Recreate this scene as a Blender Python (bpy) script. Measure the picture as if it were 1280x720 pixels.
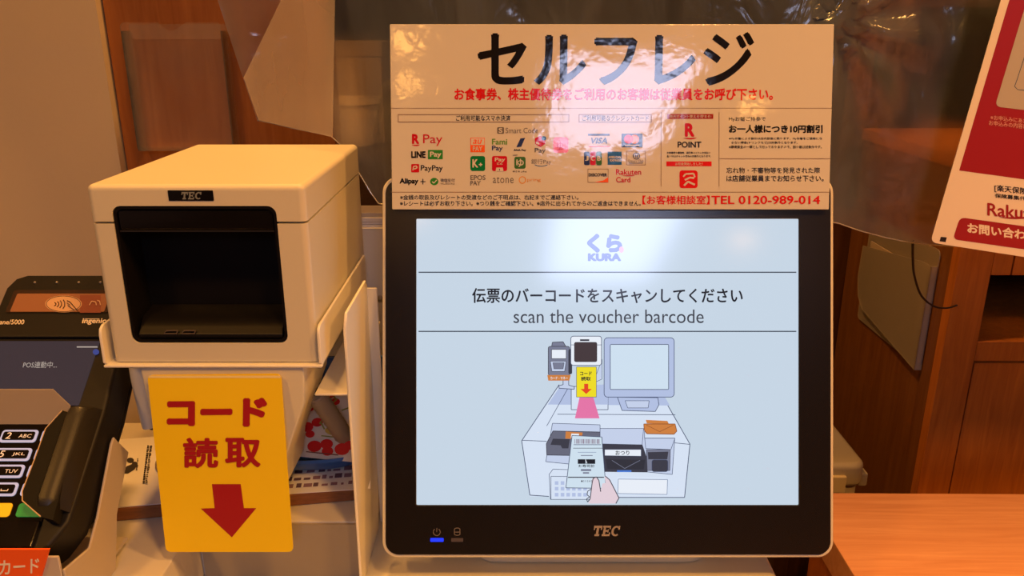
import bpy, bmesh, math, random
from mathutils import Vector, Matrix, noise
random.seed(7)
R = math.radians
for o in list(bpy.data.objects): bpy.data.objects.remove(o)
SC = bpy.context.scene
COL = SC.collection
SC.view_settings.view_transform = 'Standard'
SC.view_settings.look = 'None'
SC.view_settings.gamma = 1.0
SC.view_settings.use_curve_mapping = False
SC.view_settings.exposure = 0.0

# ------------------------------------------------------------------ camera
H, PITCH, FPX = 1.37, R(18.0), 1000.0
cam_d = bpy.data.cameras.new('camera'); cam = bpy.data.objects.new('camera', cam_d); COL.objects.link(cam)
cam.location = (0, 0, H); cam.rotation_euler = (R(90) - PITCH, 0, 0)
cam_d.sensor_width = 36.0; cam_d.lens = 36.0 * FPX / 1280.0
cam_d.clip_start = 0.01; cam_d.clip_end = 60
SC.camera = cam

# ------------------------------------------------------------------ world and lamps
W = bpy.data.worlds.new('world'); SC.world = W; W.use_nodes = True
W.node_tree.nodes['Background'].inputs[0].default_value = (1.0, 0.62, 0.30, 1)
W.node_tree.nodes['Background'].inputs[1].default_value = 0.03
CEIL = 2.45
WARM = (1.0, 0.45, 0.09)
WARM2 = (1.0, 0.46, 0.11)
COOL = (0.62, 0.68, 1.0)
LAMPS = [  # x, y, radius, watts, colour, label
    (-0.41, -1.76, 0.055, 0.8, WARM, 'round warm downlight in the ceiling behind the camera, left of the long panel'),
    (-0.45, -2.18, 0.055, 0.7, WARM, 'round warm downlight in the ceiling behind the camera, farther from the counter on the left'),
    (1.15, -2.50, 0.055, 1.0, WARM, 'round warm downlight in the ceiling behind the camera, right of the long panel'),
    (-0.78, -0.30, 0.09, 11.5, WARM, 'round warm downlight in the ceiling in front of the cream wall'),
    (0.45, -0.25, 0.09, 14.5, WARM2, 'round warm downlight in the ceiling above the wooden counter'),
    (1.15, -0.05, 0.09, 23.0, WARM2, 'round warm downlight in the ceiling before the wooden cabinet'),
    (-0.20, 1.0, 0.07, 17.0, WARM2, 'round warm downlight in the ceiling straight above the receipt printer'),
    (0.15, 1.60, 0.07, 1.9, WARM2, 'added warm fill lamp in the ceiling behind the clear vinyl'),  # added fill lamp, brightens the cabinet side, posts and case
]
PANEL = (0.48, -2.5, 0.58, 1.25, 32.0)

# ------------------------------------------------------------------ helpers
def lin(c):
    return tuple((x / 12.92 if x <= 0.04045 else ((x + 0.055) / 1.055) ** 2.4) for x in c)
def rgb(r, g, b): return lin((r / 255., g / 255., b / 255.))

_mats = {}
def mat(name, col, rough=0.5, metal=0.0, coat=0.0, emit=None, es=1.0, bump=0.0, bscale=200.0, vary=0.0, vscale=20.0, spec=0.5, trans=0.0, alpha=None):
    if name in _mats: return _mats[name]
    m = bpy.data.materials.new(name); m.use_nodes = True
    nt = m.node_tree; b = nt.nodes['Principled BSDF']
    b.inputs['Base Color'].default_value = (*col, 1)
    b.inputs['Roughness'].default_value = rough
    b.inputs['Metallic'].default_value = metal
    b.inputs['Coat Weight'].default_value = coat
    b.inputs['Coat Roughness'].default_value = 0.06
    b.inputs['Specular IOR Level'].default_value = spec
    b.inputs['Transmission Weight'].default_value = trans
    if emit is not None:
        b.inputs['Emission Color'].default_value = (*emit, 1); b.inputs['Emission Strength'].default_value = es
    geo = nt.nodes.new('ShaderNodeNewGeometry')
    if vary > 0:
        n = nt.nodes.new('ShaderNodeTexNoise'); n.inputs['Scale'].default_value = vscale; n.inputs['Detail'].default_value = 5
        nt.links.new(geo.outputs['Position'], n.inputs['Vector'])
        r = nt.nodes.new('ShaderNodeMapRange'); r.inputs['To Min'].default_value = 1 - vary; r.inputs['To Max'].default_value = 1 + vary
        nt.links.new(n.outputs['Fac'], r.inputs['Value'])
        mx = nt.nodes.new('ShaderNodeVectorMath'); mx.operation = 'SCALE'; mx.inputs[0].default_value = col
        nt.links.new(r.outputs[0], mx.inputs['Scale']); nt.links.new(mx.outputs[0], b.inputs['Base Color'])
    if bump > 0:
        n2 = nt.nodes.new('ShaderNodeTexNoise'); n2.inputs['Scale'].default_value = bscale; n2.inputs['Detail'].default_value = 3
        nt.links.new(geo.outputs['Position'], n2.inputs['Vector'])
        bp = nt.nodes.new('ShaderNodeBump'); bp.inputs['Strength'].default_value = bump; bp.inputs['Distance'].default_value = 0.001
        nt.links.new(n2.outputs['Fac'], bp.inputs['Height']); nt.links.new(bp.outputs[0], b.inputs['Normal'])
        if coat > 0: nt.links.new(bp.outputs[0], b.inputs['Coat Normal'])
    _mats[name] = m
    return m

def wood(name, c1, c2, axis='X', scale=1.0, rough=0.35, coat=0.0, stretch=14.0):
    if name in _mats: return _mats[name]
    m = bpy.data.materials.new(name); m.use_nodes = True
    nt = m.node_tree; b = nt.nodes['Principled BSDF']
    geo = nt.nodes.new('ShaderNodeNewGeometry')
    mp = nt.nodes.new('ShaderNodeMapping')
    s = [stretch * scale] * 3; s['XYZ'.index(axis)] = scale
    mp.inputs['Scale'].default_value = s
    nt.links.new(geo.outputs['Position'], mp.inputs['Vector'])
    n = nt.nodes.new('ShaderNodeTexNoise'); n.inputs['Scale'].default_value = 5; n.inputs['Detail'].default_value = 8; n.inputs['Roughness'].default_value = 0.62; n.inputs['Distortion'].default_value = 0.6
    nt.links.new(mp.outputs[0], n.inputs['Vector'])
    cr = nt.nodes.new('ShaderNodeValToRGB'); cr.color_ramp.elements[0].position = 0.32; cr.color_ramp.elements[1].position = 0.72
    cr.color_ramp.elements[0].color = (*c1, 1); cr.color_ramp.elements[1].color = (*c2, 1)
    nt.links.new(n.outputs['Fac'], cr.inputs[0]); nt.links.new(cr.outputs[0], b.inputs['Base Color'])
    b.inputs['Roughness'].default_value = rough; b.inputs['Coat Weight'].default_value = coat
    bp = nt.nodes.new('ShaderNodeBump'); bp.inputs['Strength'].default_value = 0.08; bp.inputs['Distance'].default_value = 0.001
    nt.links.new(n.outputs['Fac'], bp.inputs['Height']); nt.links.new(bp.outputs[0], b.inputs['Normal'])
    _mats[name] = m
    return m

def clear(name, tint, haze, col=(0.8, 0.8, 0.8), rough=0.12, bump=0.0, bscale=30.0, bdist=0.004, vary=True, blur=0.0, ior=1.4):
    """see-through film: mostly transparent with a milky glossy share"""
    m = bpy.data.materials.new(name); m.use_nodes = True
    nt = m.node_tree; b = nt.nodes['Principled BSDF']; out = nt.nodes['Material Output']
    b.inputs['Base Color'].default_value = (*col, 1); b.inputs['Roughness'].default_value = rough
    tr = nt.nodes.new('ShaderNodeBsdfTransparent'); tr.inputs[0].default_value = (*tint, 1)
    mix = nt.nodes.new('ShaderNodeMixShader'); mix.inputs[0].default_value = haze
    if blur > 0:
        rf = nt.nodes.new('ShaderNodeBsdfRefraction'); rf.inputs['Color'].default_value = (*tint, 1); rf.inputs['Roughness'].default_value = 0.42; rf.inputs['IOR'].default_value = 1.12
        mb_ = nt.nodes.new('ShaderNodeMixShader'); mb_.inputs[0].default_value = blur
        nt.links.new(tr.outputs[0], mb_.inputs[1]); nt.links.new(rf.outputs[0], mb_.inputs[2]); nt.links.new(mb_.outputs[0], mix.inputs[1])
    else: nt.links.new(tr.outputs[0], mix.inputs[1])
    nt.links.new(b.outputs[0], mix.inputs[2])
    gl = nt.nodes.new('ShaderNodeBsdfGlossy'); gl.inputs['Roughness'].default_value = rough
    fr = nt.nodes.new('ShaderNodeFresnel'); fr.inputs[0].default_value = ior
    mix2 = nt.nodes.new('ShaderNodeMixShader')
    nt.links.new(fr.outputs[0], mix2.inputs[0]); nt.links.new(mix.outputs[0], mix2.inputs[1]); nt.links.new(gl.outputs[0], mix2.inputs[2])
    nt.links.new(mix2.outputs[0], out.inputs['Surface'])
    geo = nt.nodes.new('ShaderNodeNewGeometry')
    n = nt.nodes.new('ShaderNodeTexNoise'); n.inputs['Scale'].default_value = bscale; n.inputs['Detail'].default_value = 4; n.inputs['Distortion'].default_value = 0.8
    mp = nt.nodes.new('ShaderNodeMapping'); mp.inputs['Scale'].default_value = (1.0, 1.0, 0.45)
    nt.links.new(geo.outputs['Position'], mp.inputs['Vector']); nt.links.new(mp.outputs[0], n.inputs['Vector'])
    if bump > 0:
        bp = nt.nodes.new('ShaderNodeBump'); bp.inputs['Strength'].default_value = bump; bp.inputs['Distance'].default_value = bdist
        nt.links.new(n.outputs['Fac'], bp.inputs['Height'])
        for nd in (b, gl): nt.links.new(bp.outputs[0], nd.inputs['Normal'])
        nt.links.new(bp.outputs[0], fr.inputs['Normal'])
    if vary:
        r = nt.nodes.new('ShaderNodeMapRange'); r.inputs['From Min'].default_value = 0.3; r.inputs['From Max'].default_value = 0.7
        r.inputs['To Min'].default_value = haze * 0.55; r.inputs['To Max'].default_value = haze * 1.45
        nt.links.new(n.outputs['Fac'], r.inputs['Value']); nt.links.new(r.outputs[0], mix.inputs[0])
    _mats[name] = m
    return m

def empty(name, loc, rot=(0, 0, 0)):
    o = bpy.data.objects.new(name, None); COL.objects.link(o)
    o.location = loc; o.rotation_euler = rot; o.empty_display_size = 0.02
    o['_m'] = 0; del o['_m']
    return o
def tag(o, label, cat, group=None, kind=None):
    if label: o['label'] = label
    if cat: o['category'] = cat
    if group: o['group'] = group
    if kind: o['kind'] = kind
    return o
def struct(o): o['kind'] = 'structure'; return o
def wm(o):
    return Matrix.LocRotScale(o.location, o.rotation_euler, None)

def flat_shade(o):
    w = o.modifiers.new('even shading', 'WEIGHTED_NORMAL'); w.keep_sharp = True; w.weight = 100; w.mode = 'FACE_AREA'

def finish(name, bm, mats, parent=None, smooth=40):
    bmesh.ops.recalc_face_normals(bm, faces=bm.faces[:])
    me = bpy.data.meshes.new(name); bm.to_mesh(me); bm.free()
    for m in (mats if isinstance(mats, (list, tuple)) else [mats]): me.materials.append(m)
    if smooth:
        me.shade_smooth(); me.set_sharp_from_angle(angle=R(smooth))
    o = bpy.data.objects.new(name, me); COL.objects.link(o)
    if smooth: flat_shade(o)
    if parent is not None: o.parent = parent
    return o

def rr(x0, y0, x1, y1, r, n=5):
    """rounded rectangle outline"""
    pts = []
    for cx, cy, a in ((x1 - r, y1 - r, 0), (x0 + r, y1 - r, 90), (x0 + r, y0 + r, 180), (x1 - r, y0 + r, 270)):
        for k in range(n + 1):
            t = R(a + 90.0 * k / n); pts.append((cx + r * math.cos(t), cy + r * math.sin(t)))
    return pts
AX = {'Z': lambda u, v, w: (u, v, w), 'Y': lambda u, v, w: (u, w, v), 'X': lambda u, v, w: (w, u, v)}
def bev(bm, b, seg, ang=40):
    es = [e for e in bm.edges if len(e.link_faces) == 2 and e.calc_face_angle(0) > R(ang)]
    if es: bmesh.ops.bevel(bm, geom=es, offset=b, segments=seg, profile=0.5, affect='EDGES', clamp_overlap=True)
def add_prism(bm, pts, w0, w1, axis='Z', hole=None, mi=0):
    f = AX[axis]
    a = [bm.verts.new(f(u, v, w0)) for u, v in pts]; b = [bm.verts.new(f(u, v, w1)) for u, v in pts]
    n = len(pts); fs = []
    for i in range(n): fs.append(bm.faces.new((a[i], a[(i + 1) % n], b[(i + 1) % n], b[i])))
    if hole:
        c = [bm.verts.new(f(u, v, w0)) for u, v in hole]; d = [bm.verts.new(f(u, v, w1)) for u, v in hole]
        for i in range(n):
            j = (i + 1) % n
            fs.append(bm.faces.new((c[i], d[i], d[j], c[j])))
            fs.append(bm.faces.new((a[i], c[i], c[j], a[j]))); fs.append(bm.faces.new((b[i], b[j], d[j], d[i])))
    else:
        fs.append(bm.faces.new(a[::-1])); fs.append(bm.faces.new(b))
    for x in fs: x.material_index = mi
    return fs
def prism(name, pts, w0, w1, m, parent=None, axis='Z', hole=None, b=0.0, seg=2):
    bm = bmesh.new(); add_prism(bm, pts, w0, w1, axis, hole)
    bmesh.ops.recalc_face_normals(bm, faces=bm.faces[:])
    if b: bev(bm, b, seg)
    return finish(name, bm, m, parent)
def add_box(bm, x0, x1, y0, y1, z0, z1, mi=0):
    return add_prism(bm, [(x0, y0), (x1, y0), (x1, y1), (x0, y1)], z0, z1, 'Z', None, mi)
def box(name, x0, x1, y0, y1, z0, z1, m, parent=None, b=0.0, seg=2):
    bm = bmesh.new(); add_box(bm, x0, x1, y0, y1, z0, z1)
    bmesh.ops.recalc_face_normals(bm, faces=bm.faces[:])
    if b: bev(bm, b, seg)
    return finish(name, bm, m, parent)
def add_tube(bm, pts, r, n=10, mi=0, caps=True):
    pts = [Vector(p) for p in pts]; rings = []
    up = Vector((0, 0, 1))
    for i, p in enumerate(pts):
        d = (pts[min(i + 1, len(pts) - 1)] - pts[max(i - 1, 0)]).normalized()
        s = d.cross(up)
        if s.length < 1e-4: s = d.cross(Vector((0, 1, 0)))
        s.normalize(); t = s.cross(d)
        rad = r[i] if isinstance(r, (list, tuple)) else r
        rings.append([bm.verts.new(p + (s * math.cos(2 * math.pi * k / n) + t * math.sin(2 * math.pi * k / n)) * rad) for k in range(n)])
    for a, b2 in zip(rings, rings[1:]):
        for k in range(n):
            f = bm.faces.new((a[k], a[(k + 1) % n], b2[(k + 1) % n], b2[k])); f.material_index = mi
    if caps:
        bm.faces.new(rings[0][::-1]).material_index = mi; bm.faces.new(rings[-1]).material_index = mi
def spline(ps, n=8):
    ps = [Vector(p) for p in ps]; out = []
    for i in range(len(ps) - 1):
        p0, p1, p2, p3 = ps[max(i - 1, 0)], ps[i], ps[i + 1], ps[min(i + 2, len(ps) - 1)]
        for k in range(n):
            t = k / n
            out.append(0.5 * ((2 * p1) + (p2 - p0) * t + (2 * p0 - 5 * p1 + 4 * p2 - p3) * t * t + (3 * p1 - p0 - 3 * p2 + p3) * t ** 3))
    out.append(ps[-1]); return out

# surveying: the sight line through a photograph point, and where it meets a surface of the place
def ray(px, py):
    u, v = (px - 640.0) / FPX, (360.0 - py) / FPX
    c, s = math.cos(PITCH), math.sin(PITCH)
    return Vector((u, c + v * s, v * c - s))
def at(px, py, Y):
    d = ray(px, py); t = Y / d.y
    return Vector((0, 0, H)) + d * t
def atz(px, py, Z):
    d = ray(px, py); t = (Z - H) / d.z
    return Vector((0, 0, H)) + d * t
def plane_map(root, z=0.0):
    """photograph point -> local x, y on the flat face of a thing"""
    mi = wm(root).inverted(); o = mi @ Vector((0, 0, H)); rm = mi.to_3x3()
    def f(px, py):
        d = rm @ ray(px, py); t = (z - o.z) / d.z
        p = o + d * t
        return (p.x, p.y)
    return f

# lettering
def glyphs(body, bold=0.0, res=3, shear=0.0, spacing=1.0):
    c = bpy.data.curves.new('lettering', 'FONT'); c.body = body; c.size = 1.0; c.resolution_u = res
    c.offset = bold; c.fill_mode = 'FRONT'; c.shear = shear; c.space_character = spacing
    o = bpy.data.objects.new('lettering', c); COL.objects.link(o)
    bpy.context.view_layer.update()
    dg = bpy.context.evaluated_depsgraph_get()
    me = bpy.data.meshes.new_from_object(o.evaluated_get(dg))
    vs = [(v.co.x, v.co.y) for v in me.vertices]; fs = [tuple(p.vertices) for p in me.polygons]
    bpy.data.objects.remove(o); bpy.data.curves.remove(c); bpy.data.meshes.remove(me)
    return vs, fs

def embolden(vs, fs, b):
    """heavier strokes: the outline laid down several times, shifted by the extra half width"""
    if b <= 0: return vs, fs
    v2, f2 = [], []
    sh = ((b, 0), (-b, 0), (0, b * .8), (0, -b * .8)) if b < 0.028 else [(b * math.cos(math.pi * k / 6 + .26), b * math.sin(math.pi * k / 6 + .26)) for k in range(12)]
    for dx, dy in sh:
        n = len(v2); v2 += [(x + dx, y + dy) for x, y in vs]; f2 += [tuple(i + n for i in f) for f in fs]
    return v2, f2
def slab_letters():
    """T, E, C of the maker's slab serif mark in a 3 x 1 box, leaning right"""
    q = []
    def r(x0, y0, x1, y1): q.append([(x0, y0), (x1, y0), (x1, y1), (x0, y1)])
    r(0, .78, .95, 1); r(0, .60, .14, .78); r(.81, .60, .95, .78); r(.34, .0, .60, .78); r(.20, 0, .74, .18)
    r(1.12, 0, 1.36, 1); r(1.02, .82, 1.9, 1); r(1.02, 0, 1.9, .18); r(1.36, .42, 1.66, .58); r(1.76, .66, 1.9, .82); r(1.78, .18, 1.92, .36); r(1.60, .34, 1.70, .66)
    n = 14
    for k in range(n):
        t0, t1 = R(48 + 264 * k / n), R(48 + 264 * (k + 1) / n)
        f = lambda t, s: (2.52 + .50 * s * math.cos(t), .5 + .5 * s * math.sin(t) if s == 1 else .5 + .33 * math.sin(t))
        g = lambda t: (2.54 + .27 * math.cos(t), .5 + .33 * math.sin(t))
        q.append([f(t0, 1), f(t1, 1), g(t1), g(t0)])
    r(2.74, .64, 2.92, 1)
    return [[(x + .22 * y, y) for x, y in p] for p in q]

class Art:
    """flat print: filled shapes and lettering in layers on one face, built as one mesh"""
    def __init__(s, f, z0=0.0002, dz=0.00004):
        s.f, s.z, s.dz = f, z0, dz; s.bm = bmesh.new(); s.mats = []
    def mi(s, m):
        if m not in s.mats: s.mats.append(m)
        return s.mats.index(m)
    def local(s, pts, m):
        s.z += s.dz
        v = [s.bm.verts.new((x, y, s.z)) for x, y in pts]
        fc = s.bm.faces.new(v); fc.material_index = s.mi(m); fc.normal_update()
        if fc.normal.z < 0: fc.normal_flip()
    def poly(s, pts, m): s.local([s.f(*p) for p in pts], m)
    def rect(s, x0, y0, x1, y1, m): s.poly([(x0, y1), (x1, y1), (x1, y0), (x0, y0)], m)
    def rrect(s, x0, y0, x1, y1, r, m): s.poly(rr(x0, y0, x1, y1, r), m)
    def ell(s, cx, cy, rx, ry, m, n=24): s.poly([(cx + rx * math.cos(2 * math.pi * k / n), cy + ry * math.sin(2 * math.pi * k / n)) for k in range(n)], m)
    def line(s, p, q, w, m):
        d = Vector((q[0] - p[0], q[1] - p[1])); d.normalize(); n = Vector((-d.y, d.x)) * w / 2
        s.poly([(p[0] + n.x, p[1] + n.y), (q[0] + n.x, q[1] + n.y), (q[0] - n.x, q[1] - n.y), (p[0] - n.x, p[1] - n.y)], m)
    def path(s, pts, w, m, closed=False):
        z = s.z
        for i in range(len(pts) - (0 if closed else 1)):
            s.z = z + (i % 2) * s.dz * 0.5; s.line(pts[i], pts[(i + 1) % len(pts)], w, m)
    def frame(s, x0, y0, x1, y1, w, m):
        s.rect(x0, y0, x1, y0 + w, m); s.rect(x0, y1 - w, x1, y1, m); s.rect(x0, y0, x0 + w, y1, m); s.rect(x1 - w, y0, x1, y1, m)
    def text(s, body, x0, y0, x1, y1, m, bold=0.0, shear=0.0, tilt=0.0, res=3, spacing=1.0):
        """ink of BODY fitted to the box; TILT: how far the right end drops"""
        vs, fs = embolden(*glyphs(body, 0.0, res, shear, spacing), bold)
        a0 = min(v[0] for v in vs); a1 = max(v[0] for v in vs); b0 = min(v[1] for v in vs); b1 = max(v[1] for v in vs)
        o = Vector(s.f(x0, y1)); ex = Vector(s.f(x1, y1 + tilt)) - o; ey = Vector(s.f(x0, y0)) - o
        s.z += s.dz; k = s.mi(m); w = []; nc = max(1, len(vs) // (4 if bold < 0.028 else 12)) if bold > 0 else len(vs)
        for q_, (x, y) in enumerate(vs):
            p = o + ex * ((x - a0) / (a1 - a0)) + ey * ((y - b0) / max(b1 - b0, 1e-6))
            w.append(s.bm.verts.new((p.x, p.y, s.z + (q_ // nc) * s.dz * (0.4 if bold < 0.028 else 0.14))))
        s.z += s.dz * (1.2 if bold > 0 else 0)
        for f in fs:
            try: fc = s.bm.faces.new([w[i] for i in f])
            except ValueError: continue
            fc.material_index = k; fc.normal_update()
            if fc.normal.z < 0: fc.normal_flip()
    def maker(s, x0, y0, x1, y1, m):
        for k, p in enumerate(slab_letters()):
            s.poly([(x0 + (x1 - x0) * x / 3.2, y1 + (y0 - y1) * y) for x, y in p], m)
    def done(s, name, parent):
        me = bpy.data.meshes.new(name); s.bm.to_mesh(me); s.bm.free()
        for m in s.mats: me.materials.append(m)
        o = bpy.data.objects.new(name, me); COL.objects.link(o); o.parent = parent
        return o

# ------------------------------------------------------------------ materials
WHITE = mat('warm white plastic', (0.67, 0.62, 0.47), 0.42, bump=0.05, bscale=900, vary=0.03, vscale=9)
ENAMEL = mat('white enamelled steel', (0.84, 0.80, 0.68), 0.34, vary=0.04, vscale=12)
BLACK = mat('black plastic', (0.010, 0.009, 0.009), 0.5, bump=0.06, bscale=1500, spec=0.3)
GLOSSBLACK = mat('gloss black plastic', (0.006, 0.005, 0.005), 0.12)
BEZEL = mat('black bezel', (0.010, 0.008, 0.007), 0.22)
RUBBER = mat('dark rubber', (0.02, 0.018, 0.017), 0.6, vary=0.1)
PAPER = mat('white paper', (0.86, 0.84, 0.80), 0.7, vary=0.03, vscale=30)
CREAMWALL = mat('cream wall paint', (0.60, 0.49, 0.36), 0.8, bump=0.15, bscale=120, vary=0.06, vscale=3)
CEILM = mat('ceiling paint', (0.55, 0.5, 0.42), 0.9, vary=0.04)
FLOORM = wood('dark floor boards', rgb(60, 40, 28), rgb(90, 62, 42), 'Y', 1.2)
COUNTER = wood('orange beech laminate', rgb(194, 132, 94), rgb(214, 158, 120), 'X', 1.6, 0.33, stretch=18)
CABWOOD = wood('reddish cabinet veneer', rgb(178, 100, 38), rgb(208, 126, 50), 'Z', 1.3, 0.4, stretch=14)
CABSHADE = wood('shaded side veneer', rgb(120, 72, 33), rgb(144, 92, 44), 'Z', 1.3, 0.4, stretch=14)  # darker copy of the cabinet veneer, shade painted in for the left side
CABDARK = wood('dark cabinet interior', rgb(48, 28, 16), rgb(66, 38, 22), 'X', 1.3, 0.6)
DOORWOOD = wood('orange brown door veneer', rgb(142, 82, 36), rgb(166, 104, 52), 'Z', 1.3, 0.4, stretch=14)
POSTWOOD = wood('dark post veneer', rgb(88, 52, 30), rgb(108, 66, 38), 'Z', 1.3, 0.4, stretch=14)
BACKWALL = mat('dark grey brown wall', rgb(30, 26, 25), 0.8, vary=0.45, vscale=4)

# ------------------------------------------------------------------ the room
struct(box('floor', -2.6, 3.0, -5, 2.7, -0.05, 0, FLOORM))
struct(box('ceiling', -2.6, 3.0, -5, 2.7, CEIL, CEIL + 0.05, CEILM))
struct(box('wall_back', -2.6, 3.0, 2.6, 2.7, 0, CEIL, BACKWALL))
struct(box('wall_right', 2.9, 3.0, -5, 2.6, 0, CEIL, CREAMWALL))
struct(box('wall_left', -2.6, -2.5, -5, 2.6, 0, CEIL, CREAMWALL))
struct(box('wall_rear', -2.5, 2.9, -5.1, -5, 0, CEIL, mat('dark rear wall', rgb(70, 52, 40), 0.8, vary=0.2)))
struct(box('wall_partition', -2.5, -0.515, 1.05, 1.13, 0, CEIL, CREAMWALL))
dr = struct(box('door_1', -0.513, -0.232, 1.062, 1.10, 0, CEIL, DOORWOOD, None, 0.003))
def room_post(name, px, Y, w, m):
    x = at(px, 200, Y).x
    return struct(box(name, x - w / 2, x + w / 2, Y, Y + 0.09, 0, CEIL, m, None, 0.004))
room_post('trim_1', 1113, 1.85, 0.045, POSTWOOD)
room_post('trim_2', 1062, 1.66, 0.05, POSTWOOD)
struct(box('trim_3', 0.95, 2.9, 2.2, 2.24, 1.42, 1.50, POSTWOOD, None, 0.004))
struct(box('trim_4', -0.2, 0.9, 2.35, 2.39, 1.70, 1.78, CABDARK, None, 0.004))

# ceiling lamps
for i, (x, y, r, w, c, lab) in enumerate(LAMPS):
    t = tag(empty('downlight', (x, y, CEIL)), lab, 'ceiling lamp', 'ceiling downlights')  # the last entry of LAMPS is the added fill lamp
    prism('rim', [((r + 0.02) * math.cos(2 * math.pi * k / 32), (r + 0.02) * math.sin(2 * math.pi * k / 32)) for k in range(32)], -0.02, 0, WHITE, t,
          hole=[((r + 0.004) * math.cos(2 * math.pi * k / 32), (r + 0.004) * math.sin(2 * math.pi * k / 32)) for k in range(32)])
    ld = bpy.data.lights.new('downlight_bulb', 'AREA'); ld.shape = 'DISK'; ld.size = 2 * r; ld.energy = w; ld.color = c
    lo = bpy.data.objects.new('downlight_bulb', ld); COL.objects.link(lo); lo.parent = t; lo.location = (0, 0, -0.012)
px_, py_, sx_, sy_, pw_ = PANEL
t = tag(empty('light_panel', (px_, py_, CEIL)), 'long cool white ceiling light panel behind the camera', 'ceiling lamp')
prism('frame', rr(-sx_ / 2 - .02, -sy_ / 2 - .02, sx_ / 2 + .02, sy_ / 2 + .02, .01), -0.03, 0, WHITE, t, hole=rr(-sx_ / 2 - .002, -sy_ / 2 - .002, sx_ / 2 + .002, sy_ / 2 + .002, .005))
ld = bpy.data.lights.new('panel_tube', 'AREA'); ld.shape = 'RECTANGLE'; ld.size = sx_; ld.size_y = sy_; ld.energy = pw_; ld.color = COOL
lo = bpy.data.objects.new('panel_tube', ld); COL.objects.link(lo); lo.parent = t; lo.location = (0, 0, -0.02)

# ------------------------------------------------------------------ wooden counter, register base
ZC, ZB = 0.90, 0.94
ct = tag(empty('countertop', (0.3045, 0.2, 0)), 'orange wooden countertop to the right of the touchscreen monitor', 'counter')
ct.rotation_euler = (0, 0, R(-0.6))
bm = bmesh.new(); add_box(bm, 0, 1.5, -0.6, 0.543, ZC - 0.035, ZC); bmesh.ops.recalc_face_normals(bm, faces=bm.faces[:]); bev(bm, 0.002, 2)
finish('worktop', bm, COUNTER, ct)
box('end_panel', 0.006, 0.036, -0.58, 0.52, 0, ZC - 0.035, CABWOOD, ct)
box('back_panel', 0.036, 1.48, 0.49, 0.52, 0, ZC - 0.035, CABWOOD, ct)

rb = tag(empty('register_base', (-0.2, 0.37, 0)), 'white self-checkout register base under the monitor and receipt printer', 'register')
bm = bmesh.new(); add_box(bm, -0.36, 0.42, 0.0, 0.44, 0.70, ZB); bmesh.ops.recalc_face_normals(bm, faces=bm.faces[:]); bev(bm, 0.006, 3)
finish('body', bm, WHITE, rb)
box('plinth', -0.34, 0.40, 0.02, 0.42, 0, 0.70, CABWOOD, rb)

# ------------------------------------------------------------------ touchscreen monitor
mon = tag(empty('touchscreen_monitor', (0.077, 0.60, ZB)), 'black framed touchscreen monitor with white casing showing a checkout guide', 'monitor')
mz = Vector((0, 0, H)) + ray(640, 360) * 0.64
# the head is a tilted assembly: its parts are given in a tilted frame
TILT = (R(90) - PITCH, 0, 0)
class Frame:
    """a tilted frame inside a thing: parts built in it are parented straight to the thing"""
    def __init__(s, root, world, rot):
        s.root = root; s.location = Vector(world); s.rotation_euler = Matrix.Rotation(0, 3, 'X').to_euler() if rot is None else __import__('mathutils').Euler(rot)
        s.m = wm(root).inverted() @ wm(s)
    def put(s, o):
        o.parent = s.root; o.matrix_local = s.m; return o
mf = Frame(mon, mz, TILT)
M = plane_map(mf)
def mbox(px0, py0, px1, py1):
    a, b = M(px0, py1), M(px1, py0); return a[0], a[1], b[0], b[1]
hx = mbox(477.5, 220.5, 1043, 698)
def inset(b, d): return (b[0] + d, b[1] + d, b[2] - d, b[3] - d)
bm = bmesh.new(); add_prism(bm, rr(*hx, 0.0125, 8), -0.035, -0.0015); bmesh.ops.recalc_face_normals(bm, faces=bm.faces[:]); bev(bm, 0.0014, 3)
hb = rr(*inset(hx, 0.03), 0.02, 8)
add_prism(bm, hb, -0.055, -0.034)
mf.put(finish('casing', bm, WHITE))
bz = inset(hx, 0.0028)
SX = mbox(522, 275, 997, 630)
bm = bmesh.new(); add_prism(bm, rr(*bz, 0.0105, 8), -0.003, 0.0, hole=rr(SX[0] - .0012, SX[1] - .0012, SX[2] + .0012, SX[3] + .0012, 0.0008, 8)); bmesh.ops.recalc_face_normals(bm, faces=bm.faces[:])
bev(bm, 0.0004, 1, 60)
bezel = mf.put(finish('bezel', bm, BEZEL))
def glow(name, r, g, b, s=1.0):
    return mat('screen ' + name, (0.003, 0.003, 0.004), 0.11, emit=rgb(r, g, b), es=s, coat=0.0)
G_BG = glow('pale blue', 208, 224, 240, 0.90)
bm = bmesh.new(); add_prism(bm, rr(SX[0] - .001, SX[1] - .001, SX[2] + .001, SX[3] + .001, 0.0008, 2), -0.0028, -0.0012); bmesh.ops.recalc_face_normals(bm, faces=bm.faces[:])
screen = mf.put(finish('screen', bm, G_BG))
G_INK = glow('ink', 34, 36, 44); G_LINE = glow('rule', 58, 66, 80); G_LOGO = glow('logo blue', 112, 128, 188); G_GREY = glow('grey ink', 64, 66, 76); G_PINK = glow('pink', 235, 170, 195)
def mart(z=-0.0011): return Art(M, z, 0.00003)
a = mart(); a.text('くら', 734, 292, 778, 316, G_LOGO, 0.07); a.text('KURA', 735, 316.5, 776.5, 326.5, G_LOGO, 0.07); a.ell(777, 312, 3, 4, G_PINK, 10); mf.put(a.done('screen_logo', None))
a = mart(); a.rect(523, 339.6, 996, 341, G_LINE); a.rect(523, 413.6, 996, 415, G_LINE); mf.put(a.done('screen_rule', None))
a = mart(); a.text('伝票のバーコードをスキャンしてください', 590, 360, 929, 379, G_INK, 0.022, res=4); a.text('scan the voucher barcode', 642, 387, 880, 404, G_GREY, 0.0, res=4); mf.put(a.done('screen_message', None))
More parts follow.
